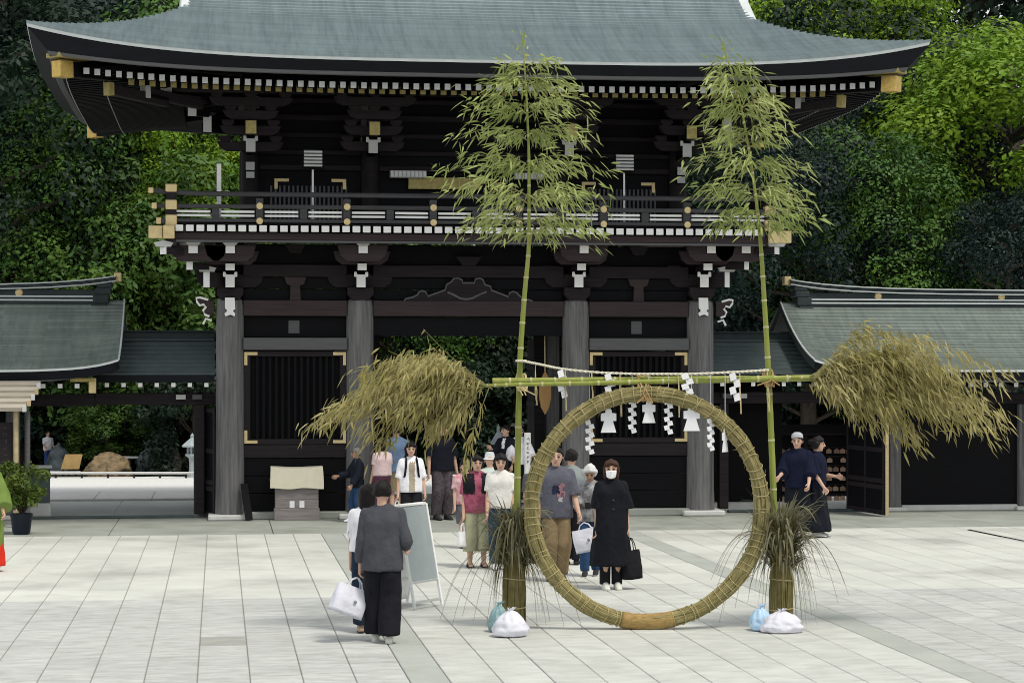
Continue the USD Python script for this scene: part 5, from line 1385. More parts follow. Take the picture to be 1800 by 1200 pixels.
    # shoes
    if shoes:
        for i in (0, 1):
            a = ank[i]; zb = a[2] - .045 * H
            sho = hull(sph(a + (0, .018 * H, -.022 * H), .024 * H), sph(a + (0, -.065 * H, -.026 * H), .020 * H, (1.25, 1, .9)), sph(a + (0, -.105 * H, -.033 * H), .014 * H, (1.5, 1, .8)), sph(a + (0, 0, .004 * H), .024 * H)).trim_by_plane((0, 0, 1.0), float(zb + .010))
            if shoes.get('sandal'):
                s1 = obj('sandal', hull(sph(a + (0, .03 * H, -.04 * H), .026 * H, (1, 1, .3)), sph(a + (0, -.10 * H, -.04 * H), .026 * H, (1.1, 1, .3))), shoes['mat'], root, smooth=30)
                mb = MB()
                for dy, hz in ((-.07, .034), (-.03, .042), (.0, .058)):
                    an = np.linspace(0, PI, 7); mb.tube(np.stack([a[0] + np.cos(an) * .030 * H, np.full(7, a[1] + dy * H), zb + .004 + np.sin(an) * hz * H], 1), .006, 5)
                obj('strap', mb, shoes['mat'], s1)
            else:
                s1 = obj('shoe', soft(sho, .02, 2), shoes['mat'], root, smooth=True)
                obj('sole', MB().add(*soft(hull(sph(a + (0, .02 * H, -.03 * H), .026 * H, (1, 1, 1)), sph(a + (0, -.065 * H, -.03 * H), .027 * H), sph(a + (0, -.11 * H, -.03 * H), .018 * H, (1.4, 1, 1))).trim_by_plane((0, 0, 1.0), float(zb + .0)).trim_by_plane((0, 0, -1.0), float(-(zb + .012))), .05, 0)), shoes.get('sole', M['rubber']), s1)
    root_info = dict(root=root, H=H, hand=[w + d * .085 * H for w, d in zip(wri, hdir)], loc=loc, face=face, hp=hp, sh=sh, R=R, top=tm_)
    return root_info
def world_of(info, p): return info['loc'] + rotz(info['face']) @ np.asarray(p, float)

K = cmat
TR = lambda m, **k: dict(kind='trousers', mat=m, **k)
# 1 near man seen from behind, 2 the woman walking at his left
p1 = person('person from behind in charcoal grey sweatshirt and wide black trousers carrying a white bag', 672, 1128, 845, PI - .12, hair='hair_black', step=(-.06, .07), fat=1.06, pitch=.12,
            arms=((-.10, .26, 1.35), (.02, .14, .12)), yaw=-.1,
            top=dict(mat=K('c_charcoal', (.060, .062, .072)), sleeve=1.86, hem=.445, ease=.016, flare=1.0, fold=.012), bottom=TR(K('c_blackwide', (.010, .010, .014)), ease=.034, cut=.055, flare=1.15, fold=.014), shoes=dict(mat=K('c_sneaker', (.62, .62, .55)), sole=K('c_sole', (.70, .70, .66))))
p2 = person('person from behind in white top and dark jeans walking beside the person in grey', 646, 1110, 852, PI - .05, sex='f', style='long', step=(.08, -.05), yaw=-.6,
            arms=((.1, .1, .3), (.05, .1, .2)), top=dict(mat=K('c_white', (.72, .71, .74)), sleeve=.9, hem=.55, ease=.02), bottom=TR(K('c_navyjean', (.014, .026, .042)), ease=.026, cut=.06), shoes=dict(mat=K('c_beige', (.45, .33, .22))))
# 3..8 left group
p3 = person('person in dark jacket and blue jeans with short greying hair facing left beside the pillar', 628, 917, 787, -PI / 2 + .25, hair='hair_grey', step=(.06, -.05), yaw=-.2, skin='skin_tan',
            arms=((.5, .12, .9), (.2, .12, .4)), top=dict(name='jacket', mat=K('c_inkjacket', (.010, .013, .020)), sleeve=1.9, hem=.47, ease=.028, flare=1.1), bottom=TR(K('c_jean', (.025, .060, .135)), ease=.018), shoes=dict(mat=K('c_white', (.72, .71, .74))))
p4 = person('person from behind in blue T-shirt and khaki shorts under the hanging bamboo leaves', 697, 914, 744, PI + .1, hair='hair_black', fat=1.1,
            arms=((.1, .22, .3), (.05, .2, .3)), top=dict(mat=K('c_blue', (.125, .185, .285), var=.25), sleeve=.75, hem=.50, ease=.018), bottom=TR(K('c_khaki', (.30, .24, .14)), cut=.30, ease=.026), shoes=dict(mat=K('c_darkshoe', (.03, .03, .03))))
p4b = person('person in pale pink top and maroon trousers half hidden left of the blue T-shirt', 672, 919, 770, PI + .4, sex='f', style='bob', arms=((.1, .1, .3), (.1, .1, .3)),
             top=dict(mat=K('c_palepink', (.55, .42, .42)), sleeve=.6, hem=.56), bottom=TR(K('c_maroon', (.08, .03, .05)), ease=.02), shoes=dict(mat=K('c_darkshoe', (.03, .03, .03))))
p5 = person('person in open white shirt over a beige top with backpack straps, behind the folding sign', 722, 948, 777, .05, sex='f', style='bob', yaw=-.05,
            arms=((.05, .20, .25), (.05, .20, .25)), top=dict(mat=K('c_white', (.72, .71, .74)), sleeve=.95, hem=.49, ease=.022, flare=1.08, print=[(-1, -.028, .030, .50, .80, -.1, K('c_stone', (.32, .27, .20), var=.3))]), bottom=TR(K('c_black', (.012, .012, .015)), ease=.03), shoes=dict(mat=K('c_darkshoe', (.03, .03, .03))))
p6 = person('person in black T-shirt and dark patterned trousers standing in the gateway', 776, 913, 741, .35, hair='hair_black', fat=1.12, yaw=.35, foot_w=.11, arms=((.02, .22, .2), (.02, .22, .2)),
            top=dict(mat=K('c_inkblack', (.010, .011, .018)), sleeve=.85, hem=.50, ease=.024), bottom=TR(K('c_darkpattern', (.030, .022, .024), col2=(.11, .09, .10), scale=22), ease=.028), shoes=dict(mat=K('c_darkshoe', (.03, .03, .03))))
p7 = person('child with dark cap and white and red shirt half hidden behind the person in pink', 817, 962, 809, .1, hair='hair_black', style='short', arms=((.1, .12, .2), (.1, .12, .2)), skin='skin',
            top=dict(mat=K('c_whitered', (.62, .55, .55), col2=(.45, .10, .14), scale=14), sleeve=.7, hem=.50, ease=.02), bottom=TR(K('c_grey', (.10, .10, .11)), cut=.28, ease=.024), shoes=dict(mat=K('c_darkshoe', (.03, .03, .03))))
p8 = person('person in crimson top, black cardigan, khaki cropped trousers and black sandals', 838, 996, 800, .05, sex='f', style='tied', fat=1.12, foot_w=.10, arms=((.05, .14, .2), (.2, .18, .9)),
            top=dict(mat=K('c_crimson', (.20, .030, .065), col2=(.38, .12, .17), scale=12), sleeve=.85, hem=.49, ease=.022, print=[(-1, -.13, -.030, .66, .84, -.1, K('c_black', (.012, .012, .015))), (-1, .030, .13, .66, .84, -.1, K('c_black', (.012, .012, .015)))]), bottom=TR(K('c_sage', (.36, .36, .235)), cut=.145, ease=.036, fold=.012), shoes=dict(mat=K('c_darkshoe', (.03, .03, .03)), sandal=True))
p9 = person('person in white top with dark hair and blue jeans behind the left reed sheaf', 880, 1000, 797, -.1, sex='f', style='bob', pitch=.15, foot_w=.05, arms=((.1, .12, .4), (.15, .12, .5)),
            top=dict(mat=K('c_cream', (.66, .64, .60)), sleeve=.7, hem=.53, ease=.02), bottom=TR(K('c_jeandark', (.016, .045, .085)), ease=.022, cut=.05), shoes=dict(mat=K('c_white', (.72, .71, .74))))
p10 = person('person in white hat and pale green shirt behind the people at the left sheaf', 861, 966, 797, PI, style=None, arms=((.1, .12, .2), (.1, .12, .2)),
             top=dict(mat=K('c_palegreen', (.46, .52, .47)), sleeve=.8, hem=.50, ease=.02), bottom=TR(K('c_grey', (.10, .10, .11)), ease=.02), shoes=dict(mat=K('c_darkshoe', (.03, .03, .03))))
h = p10['H']
hat = MB(); c = np.array(p10['hp'](0, .003, .03))
hat.lathe([(.105, -.020), (.100, -.012), (.078, .006), (.074, .05), (.062, .085), (.03, .094), (.001, .095)], c, 24)
obj('hat', hat, K('c_hat', (.55, .57, .57)), p10['root'], smooth=50)
# seen through the ring
tp = M['c_slate'] if 'c_slate' in M else K('c_slate', (.090, .092, .115))
p11 = person('person in slate grey printed T-shirt and brown trousers seen through the ring', 977, 1021, 786, .08, hair='hair_black', fat=1.1, yaw=-.25, foot_w=.08, arms=((.03, .14, .15), (.30, .16, .35)),
             top=dict(mat=tp, sleeve=.95, hem=.475, ease=.026, print=[(-1, -.05, .005, .66, .745, .42, K('c_print_navy', (.02, .022, .05))), (-1, -.01, .05, .63, .735, .40, K('c_print_rose', (.26, .15, .17))), (-1, .0, .04, .60, .67, .55, K('c_print_pale', (.36, .35, .35)))]),
             bottom=TR(K('c_brown', (.215, .155, .085)), ease=.026, cut=.05), shoes=dict(mat=K('c_brownshoe', (.14, .11, .08))))
p12 = person('person with dark hair in grey shirt standing behind the slate T-shirt', 1004, 992, 790, PI - .3, hair='hair_black', arms=((.1, .1, .2), (.1, .1, .2)),
             top=dict(mat=K('c_greygreen', (.22, .245, .24)), sleeve=.9, hem=.5, ease=.02), bottom=TR(K('c_black', (.012, .012, .015)), ease=.02), shoes=dict(mat=K('c_darkshoe', (.03, .03, .03))))
p13 = person('white haired person in black and white patterned shirt and blue jeans looking at a phone', 1038, 1012, 816, -.25, hair='hair_white', style='tied', skin='skin_tan', pitch=.45, lean=.12, step=(.05, -.06), arms=((.35, .08, 1.25), (.35, .08, 1.25)),
             top=dict(mat=K('c_camo', (.035, .036, .042), col2=(.46, .46, .47), scale=11), sleeve=.9, hem=.49, ease=.022), bottom=TR(K('c_jean', (.025, .060, .135)), ease=.018, cut=.05), shoes=dict(mat=K('c_darkshoe', (.03, .03, .03)), sole=M['white']))
p14 = person('person in long black shirt dress with white mask and white shoes carrying a black bag', 1074, 1035, 808, .02, sex='f', hair='hair_brown', style='bob', yaw=-.22, foot_w=.045, arms=((.04, .13, .12), (.02, .16, .12)),
             top=dict(name='shirt_dress', mat=K('c_inkdress', (.0085, .009, .013)), sleeve=1.0, hem=.185, ease=.026, cuff=1.5, flare=1.75, fold=.014), bottom=None, shoes=dict(mat=K('c_sneaker', (.62, .62, .55)), sole=K('c_sole', (.70, .70, .66))))
H_, hp = p14['H'], p14['hp']
leg = MB()
for i in (-1, 1): leg.tube([(i * .047 * H_, -.005, .30 * H_), (i * .047 * H_, .010, .040 * H_)], [.078, .068], 12)
obj('trousers', leg, K('c_black', (.012, .012, .015)), p14['root'], smooth=60)
mk_ = uni([hull(*[sph(hp(x, y, z), .006 * H_, n=8) for x, y, z in ((-.036, -.035, -.012), (.036, -.035, -.012), (0, -.074, -.010), (-.030, -.030, -.052), (.030, -.030, -.052), (0, -.060, -.062))])])
obj('face_mask', soft(mk_, .02, 2), K('c_mask', (.82, .82, .82)), p14['root'], smooth=True)
pb = obj('buttons', MB().box(-.012, .012, -.150, -.140, .55 * H_, .56 * H_).box(-.012, .012, -.155, -.145, .62 * H_, .63 * H_).box(-.012, .012, -.155, -.145, .69 * H_, .70 * H_), K('c_charcoal', (.06, .06, .07)), p14['root'])
ph = thing('phone', 'dark phone held by the white haired person', 'phone', world_of(p13, (p13['hand'][0] + p13['hand'][1]) / 2) + (0, 0, .02), -.25)
obj('case', MB().obox((0, 0, 0), (.075, .012, .15), rotx(.9), .005), M['rubber'], ph); obj('screen', MB().obox((0, .004, .006), (.066, .004, .135), rotx(.9)), K('c_grey', (.10, .10, .11)), ph)
p21 = person('person in dark clothes half hidden behind the left side of the ring', 944, 988, 800, .2, hair='hair_black', arms=((.1, .12, .3), (.1, .12, .3)),
             top=dict(mat=K('c_slate2', (.08, .08, .085)), sleeve=.8, hem=.53, ease=.018), bottom=TR(K('c_black', (.012, .012, .015)), ease=.02), shoes=dict(mat=K('c_darkshoe', (.03, .03, .03))))
# right pair by the plaques
p15 = person('person in navy robe top with pale headgear standing right of the ring', 1402, 944, 762, -.5, yaw=.1, pitch=.1, style='short', skin='skin', arms=((.3, .15, 1.0), (.2, .15, .6)), fat=1.1,
             top=dict(name='robe', mat=K('c_navy', (.006, .008, .022)), sleeve=1.35, hem=.48, ease=.026, cuff=1.6), bottom=dict(kind='pleated_skirt', mat=K('c_ink2', (.007, .009, .013)), cut=.07, hem=.14, ease=.02, fold=.018), shoes=dict(mat=M['white']))
c = np.array(p15['hp'](0, 0, .045)); hb = MB(); hb.lathe([(.092, -.02), (.098, .0), (.088, .045), (.05, .075), (.001, .082)], c, 20)
obj('cap', hb, K('c_hat2', (.40, .40, .42)), p15['root'], smooth=50)
p16 = person('person in navy top and long black pleated skirt turned to the plaques on the right', 1436, 943, 768, .95, yaw=.5, sex='f', style='tied', arms=((.15, .12, .5), (.15, .1, 1.3)),
             top=dict(name='robe', mat=K('c_navy', (.006, .008, .022)), sleeve=.95, hem=.49, ease=.024, cuff=1.5), bottom=dict(kind='pleated_skirt', mat=K('c_ink2', (.007, .009, .013)), cut=.06, hem=.17, ease=.02, fold=.02), shoes=dict(mat=M['white']))
# inside the gateway and at the edges
p19 = person('person in white robe top and dark skirt inside the gateway behind the bamboo pole', 913, 884, 748, .15, z0=.26, style='short', arms=((.3, .15, .9), (.3, .15, .9)),
             top=dict(name='robe', mat=K('c_white', (.72, .71, .74)), sleeve=1.5, hem=.50, ease=.022, cuff=2.0), bottom=dict(kind='pleated_skirt', mat=K('c_ink2', (.007, .009, .013)), cut=.06, hem=.12, ease=.02), shoes=dict(mat=M['white']))
p20 = person('person in dark suit with raised hand standing inside the gateway', 890, 884, 747, -.7, z0=.26, style='short', yaw=-.4, arms=((.5, .12, 1.5), (.1, .1, .2)),
             top=dict(name='jacket', mat=K('c_inkblack', (.010, .011, .018)), sleeve=1.85, hem=.47, ease=.02, print=[(-1, -.02, .02, .70, .83, -.1, M['white'])]), bottom=TR(K('c_black', (.012, .012, .015)), ease=.014), shoes=dict(mat=K('c_darkshoe', (.03, .03, .03))))
mk('c_robe', (.10, .165, .03), .8, .25, 3, bump=.2, col2=(.19, .25, .07))
p17 = person('person in green ceremonial robe with red hem cut off by the left picture edge', -25, 1004, 796, .3, sex='f', style='long', arms=((.15, .15, .7), (.12, .13, .6)),
             top=dict(name='robe', mat=M['c_robe'], sleeve=1.8, hem=.20, ease=.034, flare=1.5, cuff=2.0, fold=.014), bottom=dict(kind='red_skirt', mat=K('c_red', (.55, .030, .014)), cut=.045, hem=.15, ease=.02), shoes=dict(mat=M['white']))
p18 = person('small child in white shirt and blue trousers in the garden behind the left opening', 84, 828, 757, .5, style='short', arms=((.3, .1, .8), (.3, .1, .8)),
             top=dict(mat=K('c_white', (.72, .71, .74)), sleeve=.7, hem=.52), bottom=TR(K('c_jean2', (.03, .07, .20)), ease=.02), shoes=dict(mat=M['white']))

# ---------------------------------------------------------------- bags in hands
def carrier(label, at_, w, h, d, rz, m, tilt=0.0, mark=True, strap=.12, name='shopping_bag', soft_=.012, ms='plastic_white'):
    """at_: where the hand grips; the sack hangs below."""
    t = thing(name, label, 'bag', at_, rz)
    n = 9
    V, F = [], []
    for j in range(n):
        f = j / (n - 1); z = -strap - h * f
        k = 1 - .16 * (1 - f) ** 2
        for i in range(24):
            a = i / 24 * 2 * PI
            ca, sa = math.cos(a), math.sin(a)
            q = (abs(ca) ** 5 + abs(sa) ** 5) ** (-1 / 5)
            V.append((ca * q * w / 2 * (1 if f > .1 else .97), sa * q * d / 2 * (.35 + .65 * min(1, f * 1.6)), z))
    V = np.array(V); V += (meshkit.fbm(V * 9 + w * 50, 3, 5)[:, None] - .5) * soft_ * 2 * np.array([1, 1.6, .6])
    for j in range(n - 1):
        for i in range(24): F.append((j * 24 + i, (j + 1) * 24 + i, (j + 1) * 24 + (i + 1) % 24, j * 24 + (i + 1) % 24))
    V = np.vstack([V, [[0, 0, -strap - h]]]); F = np.array(F); tri = np.vstack([F[:, [0, 1, 2]], F[:, [0, 2, 3]], [((n - 1) * 24 + (i + 1) % 24, (n - 1) * 24 + i, n * 24) for i in range(24)], [((i + 1) % 24, i, n * 24) for i in range(0)]] if False else [F[:, [0, 1, 2]], F[:, [0, 2, 3]], np.array([((n - 1) * 24 + i, n * 24, (n - 1) * 24 + (i + 1) % 24) for i in range(24)])])
    R = roty(tilt)
    obj('sack', (V @ R.T, tri[:, ::-1]), m, t, smooth=True)
    for s in (-1, 1):
        P = np.array([(-w * .24, s * d * .16, -strap - .01), (-w * .16, s * d * .1, -strap * .4), (-.01, s * .012, -.004), (.01, s * .012, -.004), (w * .16, s * d * .1, -strap * .4), (w * .24, s * d * .16, -strap - .01)])
        obj('handle', MB().tube(P @ R.T, .007, 6), m, t)
    if mark:
        v, f = MB().lathe([(.001, .004), (.018, .003), (.020, 0)], (0, 0, 0), 12).get()
        for s in (-1, 1):
            obj('printed_crest', MB().add((v @ rotx(s * PI / 2).T + (w * .06, -s * (d / 2 + .006), -strap - h * .50)) @ R.T, f), K('c_crest', (.22, .22, .23)), t)
    return t
carrier('tilted white shopping bag hanging from the hand of the person in charcoal grey', world_of(p1, p1['hand'][1]) + (-.02, 0, .01), .36, .30, .20, .35, M['plastic_white'], .38, True, .10)
carrier('white shopping bag with a small grey crest held by the person in the slate T-shirt', world_of(p11, p11['hand'][1]) + (.02, -.04, .01), .36, .30, .16, -.25, M['plastic_white'], -.22, True, .08)
carrier('black tote bag held by the person in the black dress', world_of(p14, p14['hand'][1]) + (.02, 0, .01), .26, .36, .16, .5, K('c_blackbag', (.010, .010, .012)), -.06, False, .16, 'tote_bag')
carrier('small white paper bag with dark base held by the person in crimson', world_of(p8, p8['hand'][0]) + (-.01, 0, .01), .13, .22, .08, .6, M['paper'], .03, False, .12, 'paper_bag')
carrier('small cream bag in the hand of the person in the open white shirt', world_of(p5, p5['hand'][0]) + (-.01, -.02, .01), .16, .16, .07, .2, K('c_cream', (.66, .64, .60)), .0, False, .08, 'cream_bag')
# backpack of the person in the open white shirt, shoulder bag strap of the person in grey
H5 = p5['H']
bp = thing('backpack', 'black backpack on the person in the open white shirt', 'backpack', p5['loc'], .05)
obj('pack', soft(hull(*[sph((x, .17, z), .05, n=10) for x in (-.10, .10) for z in (.60 * H5, .78 * H5)]), .04, 2), K('c_black', (.012, .012, .015)), bp, smooth=True)
for s in (-1, 1):
    obj('shoulder_strap', MB().tube([(s * .10, .12, .80 * H5), (s * .085, .02, .860 * H5), (s * .085, -.085, .83 * H5), (s * .095, -.135, .76 * H5), (s * .115, -.125, .66 * H5), (s * .15, .0, .60 * H5)], .018, 6), K('c_black', (.012, .012, .015)), bp, smooth=True)
# ---------------------------------------------------------------- things around the gate
mk('cloth_cream', (.66, .62, .48), .9, .06, 6, bump=.3, bscale=40, bdist=.005)
mk('box_wood', (.22, .195, .19), .6, .3, 4, (.6, 6, 9), bump=.15)
mk('grey_panel', (.30, .34, .34), .5, .06, 6, bump=.02)
mk('alu', (.50, .52, .50), .35, .08, 6, metal=.6, bump=.02)
mk('pot', (.012, .016, .024), .35, .15, 6, bump=.05)
mk('plaque_wood', (.40, .27, .19), .65, .2, 5, bump=.1, rnd=.35)
mk('plaque_leaf', (.36, .21, .085), .55, .15, 4, (1, 1, .3), bump=.1)
mk('ink', (.02, .02, .02), .8, .1, 6, bump=0)
mk('pale_stone', (.34, .38, .40), .85, .18, 6, bump=.4, bscale=30)
# offering box with its cloth
b = G(522, 914); z = lambda py: ZZ(py, b[0], b[1])
pxm = 1 / 95.3
bx = thing('offering_box', 'dark wooden box with two white slips at the foot of the left gate bay', 'box', b)
w = 75 * pxm / 2
obj('base', MB().box(-w - .02, w + .02, -.02, .36, .0, z(893), .01), M['box_wood'], bx)
obj('front_board', MB().box(-w, w, .0, .35, z(893) + .002, z(878), .006), M['box_wood'], bx)
obj('front_board', MB().box(-w, w, .012, .34, z(878) + .002, z(858), .006), M['box_wood'], bx)
for px in (513.5, 530.5):
    x = (px - 522) * pxm
    obj('white_slip', MB().box(x - .045, x + .045, -.012, -.003, z(892), z(880), .002), M['paper'], bx)
cl = MB(); n = 25; u = np.linspace(-1, 1, n); hw = 45 * pxm
rows_ = []
for k, (y, py) in enumerate(((.38, 842), (.37, 822), (.33, 819.5), (.0, 820.5), (-.035, 823), (-.045, 840), (-.05, 858))):
    rows_.append(np.stack([u * hw * (1 + .01 * (k > 4)), y + .008 * np.sin(u * 11 + k) * (k > 3), np.full(n, z(py)) + .010 * np.sin(u * 5) * (k == 6) - .02 * (1 - u ** 2) * (k in (2, 3))], 1))
cl.grid(rows_)
for s in (0, n - 1):
    P = np.array([r[s] for r in rows_]); sg = -1 if s == 0 else 1
    Q = P.copy(); Q[:, 2] = np.minimum(P[:, 2], z(846)); Q[:, 0] += sg * .012
    cl.grid([P, Q], s == 0)
ct = tag(obj('cloth', MB().add(*(lambda v, f: (v + b, f))(*cl.get())), M['cloth_cream'], smooth=40), 'cream cloth draped over the dark box at the left gate bay', 'cloth')
e0, e1 = Pt(431, 850, -.32), Pt(437, 916, -.40)
tag(obj('leaning_board', MB().bar(Pt(429, 850, -.26), (Pt(438, 912, -.40)[0], -.52, .015), .14, .025, .004), M['wood_black']), 'thin dark board leaning between the left pillar and the cream covered box', 'board')
# folding sign
s0 = G(722, 1066)
sg = thing('folding_sign', 'white folding signboard with grey back standing beside the person in grey', 'sign', s0, -2.25)
Hs = ZZ(886, s0[0], s0[1])
for sy, nm in ((-1, 'front_leaf'), (1, 'rear_leaf')):
    lf = part(nm, sg)
    top_, bot = np.array([0, sy * .02, Hs]), np.array([0, sy * .25, .0])
    m = 'white' if sy < 0 else 'alu'
    for x in (-.29, .29): obj('stile', MB().bar(top_ + (x, 0, 0), bot + (x, 0, .012), .03, .03, .004, up=(0, 1, 0)), M['white' if sy < 0 or x < 0 else 'alu'], lf)
    for f in (.0, .74, .93): obj('rail', MB().bar(top_ + (bot - top_) * f + (-.275, 0, 0), top_ + (bot - top_) * f + (.275, 0, 0), .028, .028, .004), M['alu' if f else 'white'], lf)
    a, c = top_ + (bot - top_) * .02, top_ + (bot - top_) * (.74 if sy > 0 else .95)
    d = np.array([0, .006 * sy, 0])
    obj('panel', MB().grid([[a + (-.275, 0, 0) + d, a + (.275, 0, 0) + d], [c + (-.275, 0, 0) + d, c + (.275, 0, 0) + d]]).grid([[a + (-.275, 0, 0) - d, a + (.275, 0, 0) - d], [c + (-.275, 0, 0) - d, c + (.275, 0, 0) - d]], True), M['grey_panel' if sy > 0 else 'white'], lf)
# floodlights, posts and slim fittings on the balcony
for px, py, yb, w in ((550, 279, 358, 'left'), (1097, 286, 363, 'right')):
    c = Pt(px, py, -.75); zb = zd + .05
    t = thing('balcony_lamp', f'white louvred lamp box on a slim white pole on the {w} of the balcony', 'lamp', (c[0], c[1], zb))
    z = c[2] - zb
    obj('pole', MB().lathe([(.022, 0), (.018, z - .17)], (0, 0, 0), 10), M['white'], t)
    obj('bracket', MB().box(-.20, .20, -.03, .03, z - .20, z - .171, .005).box(-.20, -.175, -.03, .03, z - .172, z - .05).box(.175, .20, -.03, .03, z - .172, z - .05), M['wood_black'], t)
    obj('housing', MB().box(-.165, .165, -.05, .12, z - .165, z + .15, .01), M['wood_black'], t)
    for k in range(5):
        zz_ = z - .125 + k * .062
        obj('louvre', MB().obox((0, -.075, zz_), (.33, .06, .036), rotx(.35), .004), M['offwhite'], t)
c = Pt(385, 288, -.9)
t = thing('white_post', 'plain white post standing on the left end of the balcony', 'post', (c[0], c[1], zd + .05))
obj('shaft', MB().box(-.04, .04, -.04, .04, .03, c[2] - zd - .05, .006), M['white'], t); obj('foot', MB().box(-.07, .07, -.07, .07, 0, .03, .005), M['white'], t)
for a, b_, y0, y1, w in ((686, 750, 300, 312, 'left'), (905, 955, 304, 315, 'right')):
    p0, p1_ = Pt(a, y1, .1), Pt(b_, y0, .1)
    t = thing('strip_light', f'pale ribbed strip fitting over the {w} of the gilt panel on the upper storey', 'light fitting', ((p0[0] + p1_[0]) / 2, .1, p0[2]))
    w_ = (p1_[0] - p0[0]) / 2; h_ = p1_[2] - p0[2]
    obj('housing', MB().box(-w_, w_, .0, .14, 0, h_, .01), M['offwhite'], t)
    for k in range(9):
        x = -w_ + (k + .5) * w_ * 2 / 9
        obj('rib', MB().box(x - w_ * .07, x + w_ * .07, -.012, -.001, .012, h_ - .012, .002), M['white'], t)
# hanging pointed wooden board and white letter post in the gateway
p = Pt(958, 690, .3)
t = thing('wooden_plaque', 'pointed brown wooden board hanging in the gateway right of the left bamboo pole', 'plaque', p, .2)
hh = .41
obj('board', MB().prism([(0, -hh), (.075, -hh + .13), (.115, -.1), (.115, .17), (.07, hh - .13), (0, hh), (-.07, hh - .13), (-.115, .17), (-.115, -.1), (-.075, -hh + .13)], -.02, .02), M['plaque_leaf'], t)
obj('cord', MB().tube([(0, 0, hh), (.0, .02, hh + .9)], .008, 5), M['straw'], t)
p = G(927, 897, .13); q = ZZ(760, p[0], p[1])
t = thing('notice_post', 'white wooden notice post with dark lettering inside the gateway beside the right door', 'sign', p, .2)
obj('post', MB().box(-.055, .055, -.04, .04, 0, q - .13, .006), M['white'], t)
rs = random.Random(5); mb = MB()
for k in range(6):
    zc = q - .13 - .12 - k * .085
    for j in range(4):
        mb.bar((rs.uniform(-.03, .03), -.042, zc + rs.uniform(-.03, .03)), (rs.uniform(-.03, .03), -.042, zc + rs.uniform(-.03, .03) + .001), .008, .006)
obj('lettering', mb, M['ink'], t)
# racks of votive plaques behind the right opening
ra, rb = Pt(1336, 875, 1.9), Pt(1494, 875, 1.9)
rk = thing('plaque_rack', 'dark wooden rack hung with votive plaques behind the right opening', 'rack', ((ra[0] + rb[0]) / 2, 1.9, 0))
rw = (rb[0] - ra[0]) / 2 + .05
zr = [ZZ(y, ra[0], 1.9) for y in (787, 803, 819, 835, 853, 870)]
obj('back_board', MB().box(-rw, rw, .06, .09, .2, zr[0] + .25), M['wood_black'], rk)
obj('rack_roof', MB().obox((0, -.02, zr[0] + .36), (rw * 2 + .3, .5, .04), rotx(.35), .01), M['wood'], rk)
for x in (-rw, 0, rw): obj('post', MB().box(x - .04, x + .04, -.03, .05, 0, zr[0] + .26, .006), M['wood'], rk)
rs = random.Random(9); cnt = 0
for z in zr:
    obj('rail', MB().box(-rw, rw, .02, .045, z - .01, z + .015), M['wood'], rk)
proto_e = None
for j, z in enumerate(zr):
    for k in range(14):
        if rs.random() < .12: continue
        x = (ra[0] + rb[0]) / 2 - rw + .09 + k * (2 * rw - .16) / 13 + rs.uniform(-.015, .015)
        lab = f"small wooden votive plaque hung in the {('top', 'second', 'third', 'fourth', 'fifth', 'bottom')[j]} row of the rack behind the navy pair"; grp = f"votive plaques of the {('top', 'second', 'third', 'fourth', 'fifth', 'bottom')[j]} row"
        if proto_e is None:
            e = thing('votive_plaque', lab, 'plaque', (x, 1.885, z), rs.uniform(-.12, .12), grp)
            obj('board', MB().prism([(-.055, -.115), (.055, -.115), (.055, -.045), (0, -.018), (-.055, -.045)], -.006, .006), M['plaque_wood'], e)
            obj('string', MB().tube([(-.012, 0, -.03), (0, -.004, .005), (.012, 0, -.03)], .003, 4), M['c_crimson'], e)
            proto_e = e
        else: tag(dup(proto_e, 'votive_plaque', lab, (x, 1.885 - rs.uniform(0, .02), z), rs.uniform(-.15, .15)), group=grp)
# kiosk at the left edge, potted shrub
kr = Pt(70, 676, -1.0)
ks = thing('wooden_kiosk', 'small wooden stand with a layered plank roof at the left edge', 'kiosk', (kr[0], -1.0, 0))
xl = Pt(-190, 676, -1.0)[0] - kr[0]
for k, (px, py) in enumerate(((71, 676), (67, 686), (61, 696), (54, 706), (46, 716))):
    y = -k * .16; q = Pt(px, py, -1.0 + y)
    pk = obj('roof_plank', MB().obox(((q[0] - kr[0] + xl) / 2, y, q[2]), (q[0] - kr[0] - xl, .20, .085), rotx(.30), .01), M['wood_shingle'], ks)
    obj('plank_end', MB().box(q[0] - kr[0] - .06, q[0] - kr[0] + .012, y - .115, y - .085, q[2] - .075, q[2] + .03, .006), M['wood_pale' if k % 2 else 'offwhite'], pk)
for px, m, r, y in ((28, 'wood_pale', .045, -.55), (48, 'wood_grey', .05, -.1), (-120, 'wood_pale', .045, -.55)):
    q = Pt(px, 722, -1 + y)
    obj('post', MB().lathe([(r, 0), (r, q[2])], (q[0] - kr[0], y, 0), 12), M[m], ks, smooth=40)
q0, q1 = Pt(-110, 832, -1.5), Pt(22, 742, -1.5)
nb = obj('notice_board', MB().box(q0[0] - kr[0], q1[0] - kr[0], -.5, -.46, q0[2], q1[2], .01), M['wood'], ks)
mb = MB(); rs = random.Random(4)
for c_ in range(5):
    x = q1[0] - kr[0] - .13 - c_ * .25
    for k in range(7):
        zc = q1[2] - .1 - k * .115
        for j in range(3): mb.bar((x + rs.uniform(-.04, .04), -.503, zc + rs.uniform(-.035, .035)), (x + rs.uniform(-.04, .04), -.503, zc + rs.uniform(-.035, .035) + .001), .012, .005)
obj('lettering', mb, M['wood_grey'], nb)
obj('counter', MB().box(q0[0] - kr[0], q1[0] - kr[0], -.55, -.05, .55, .62, .01), M['wood'], ks)
g = G(36, 940)
pt = thing('potted_shrub', 'leafy green shrub in a black pot at the left edge', 'potted plant', g + (0, .16, 0))
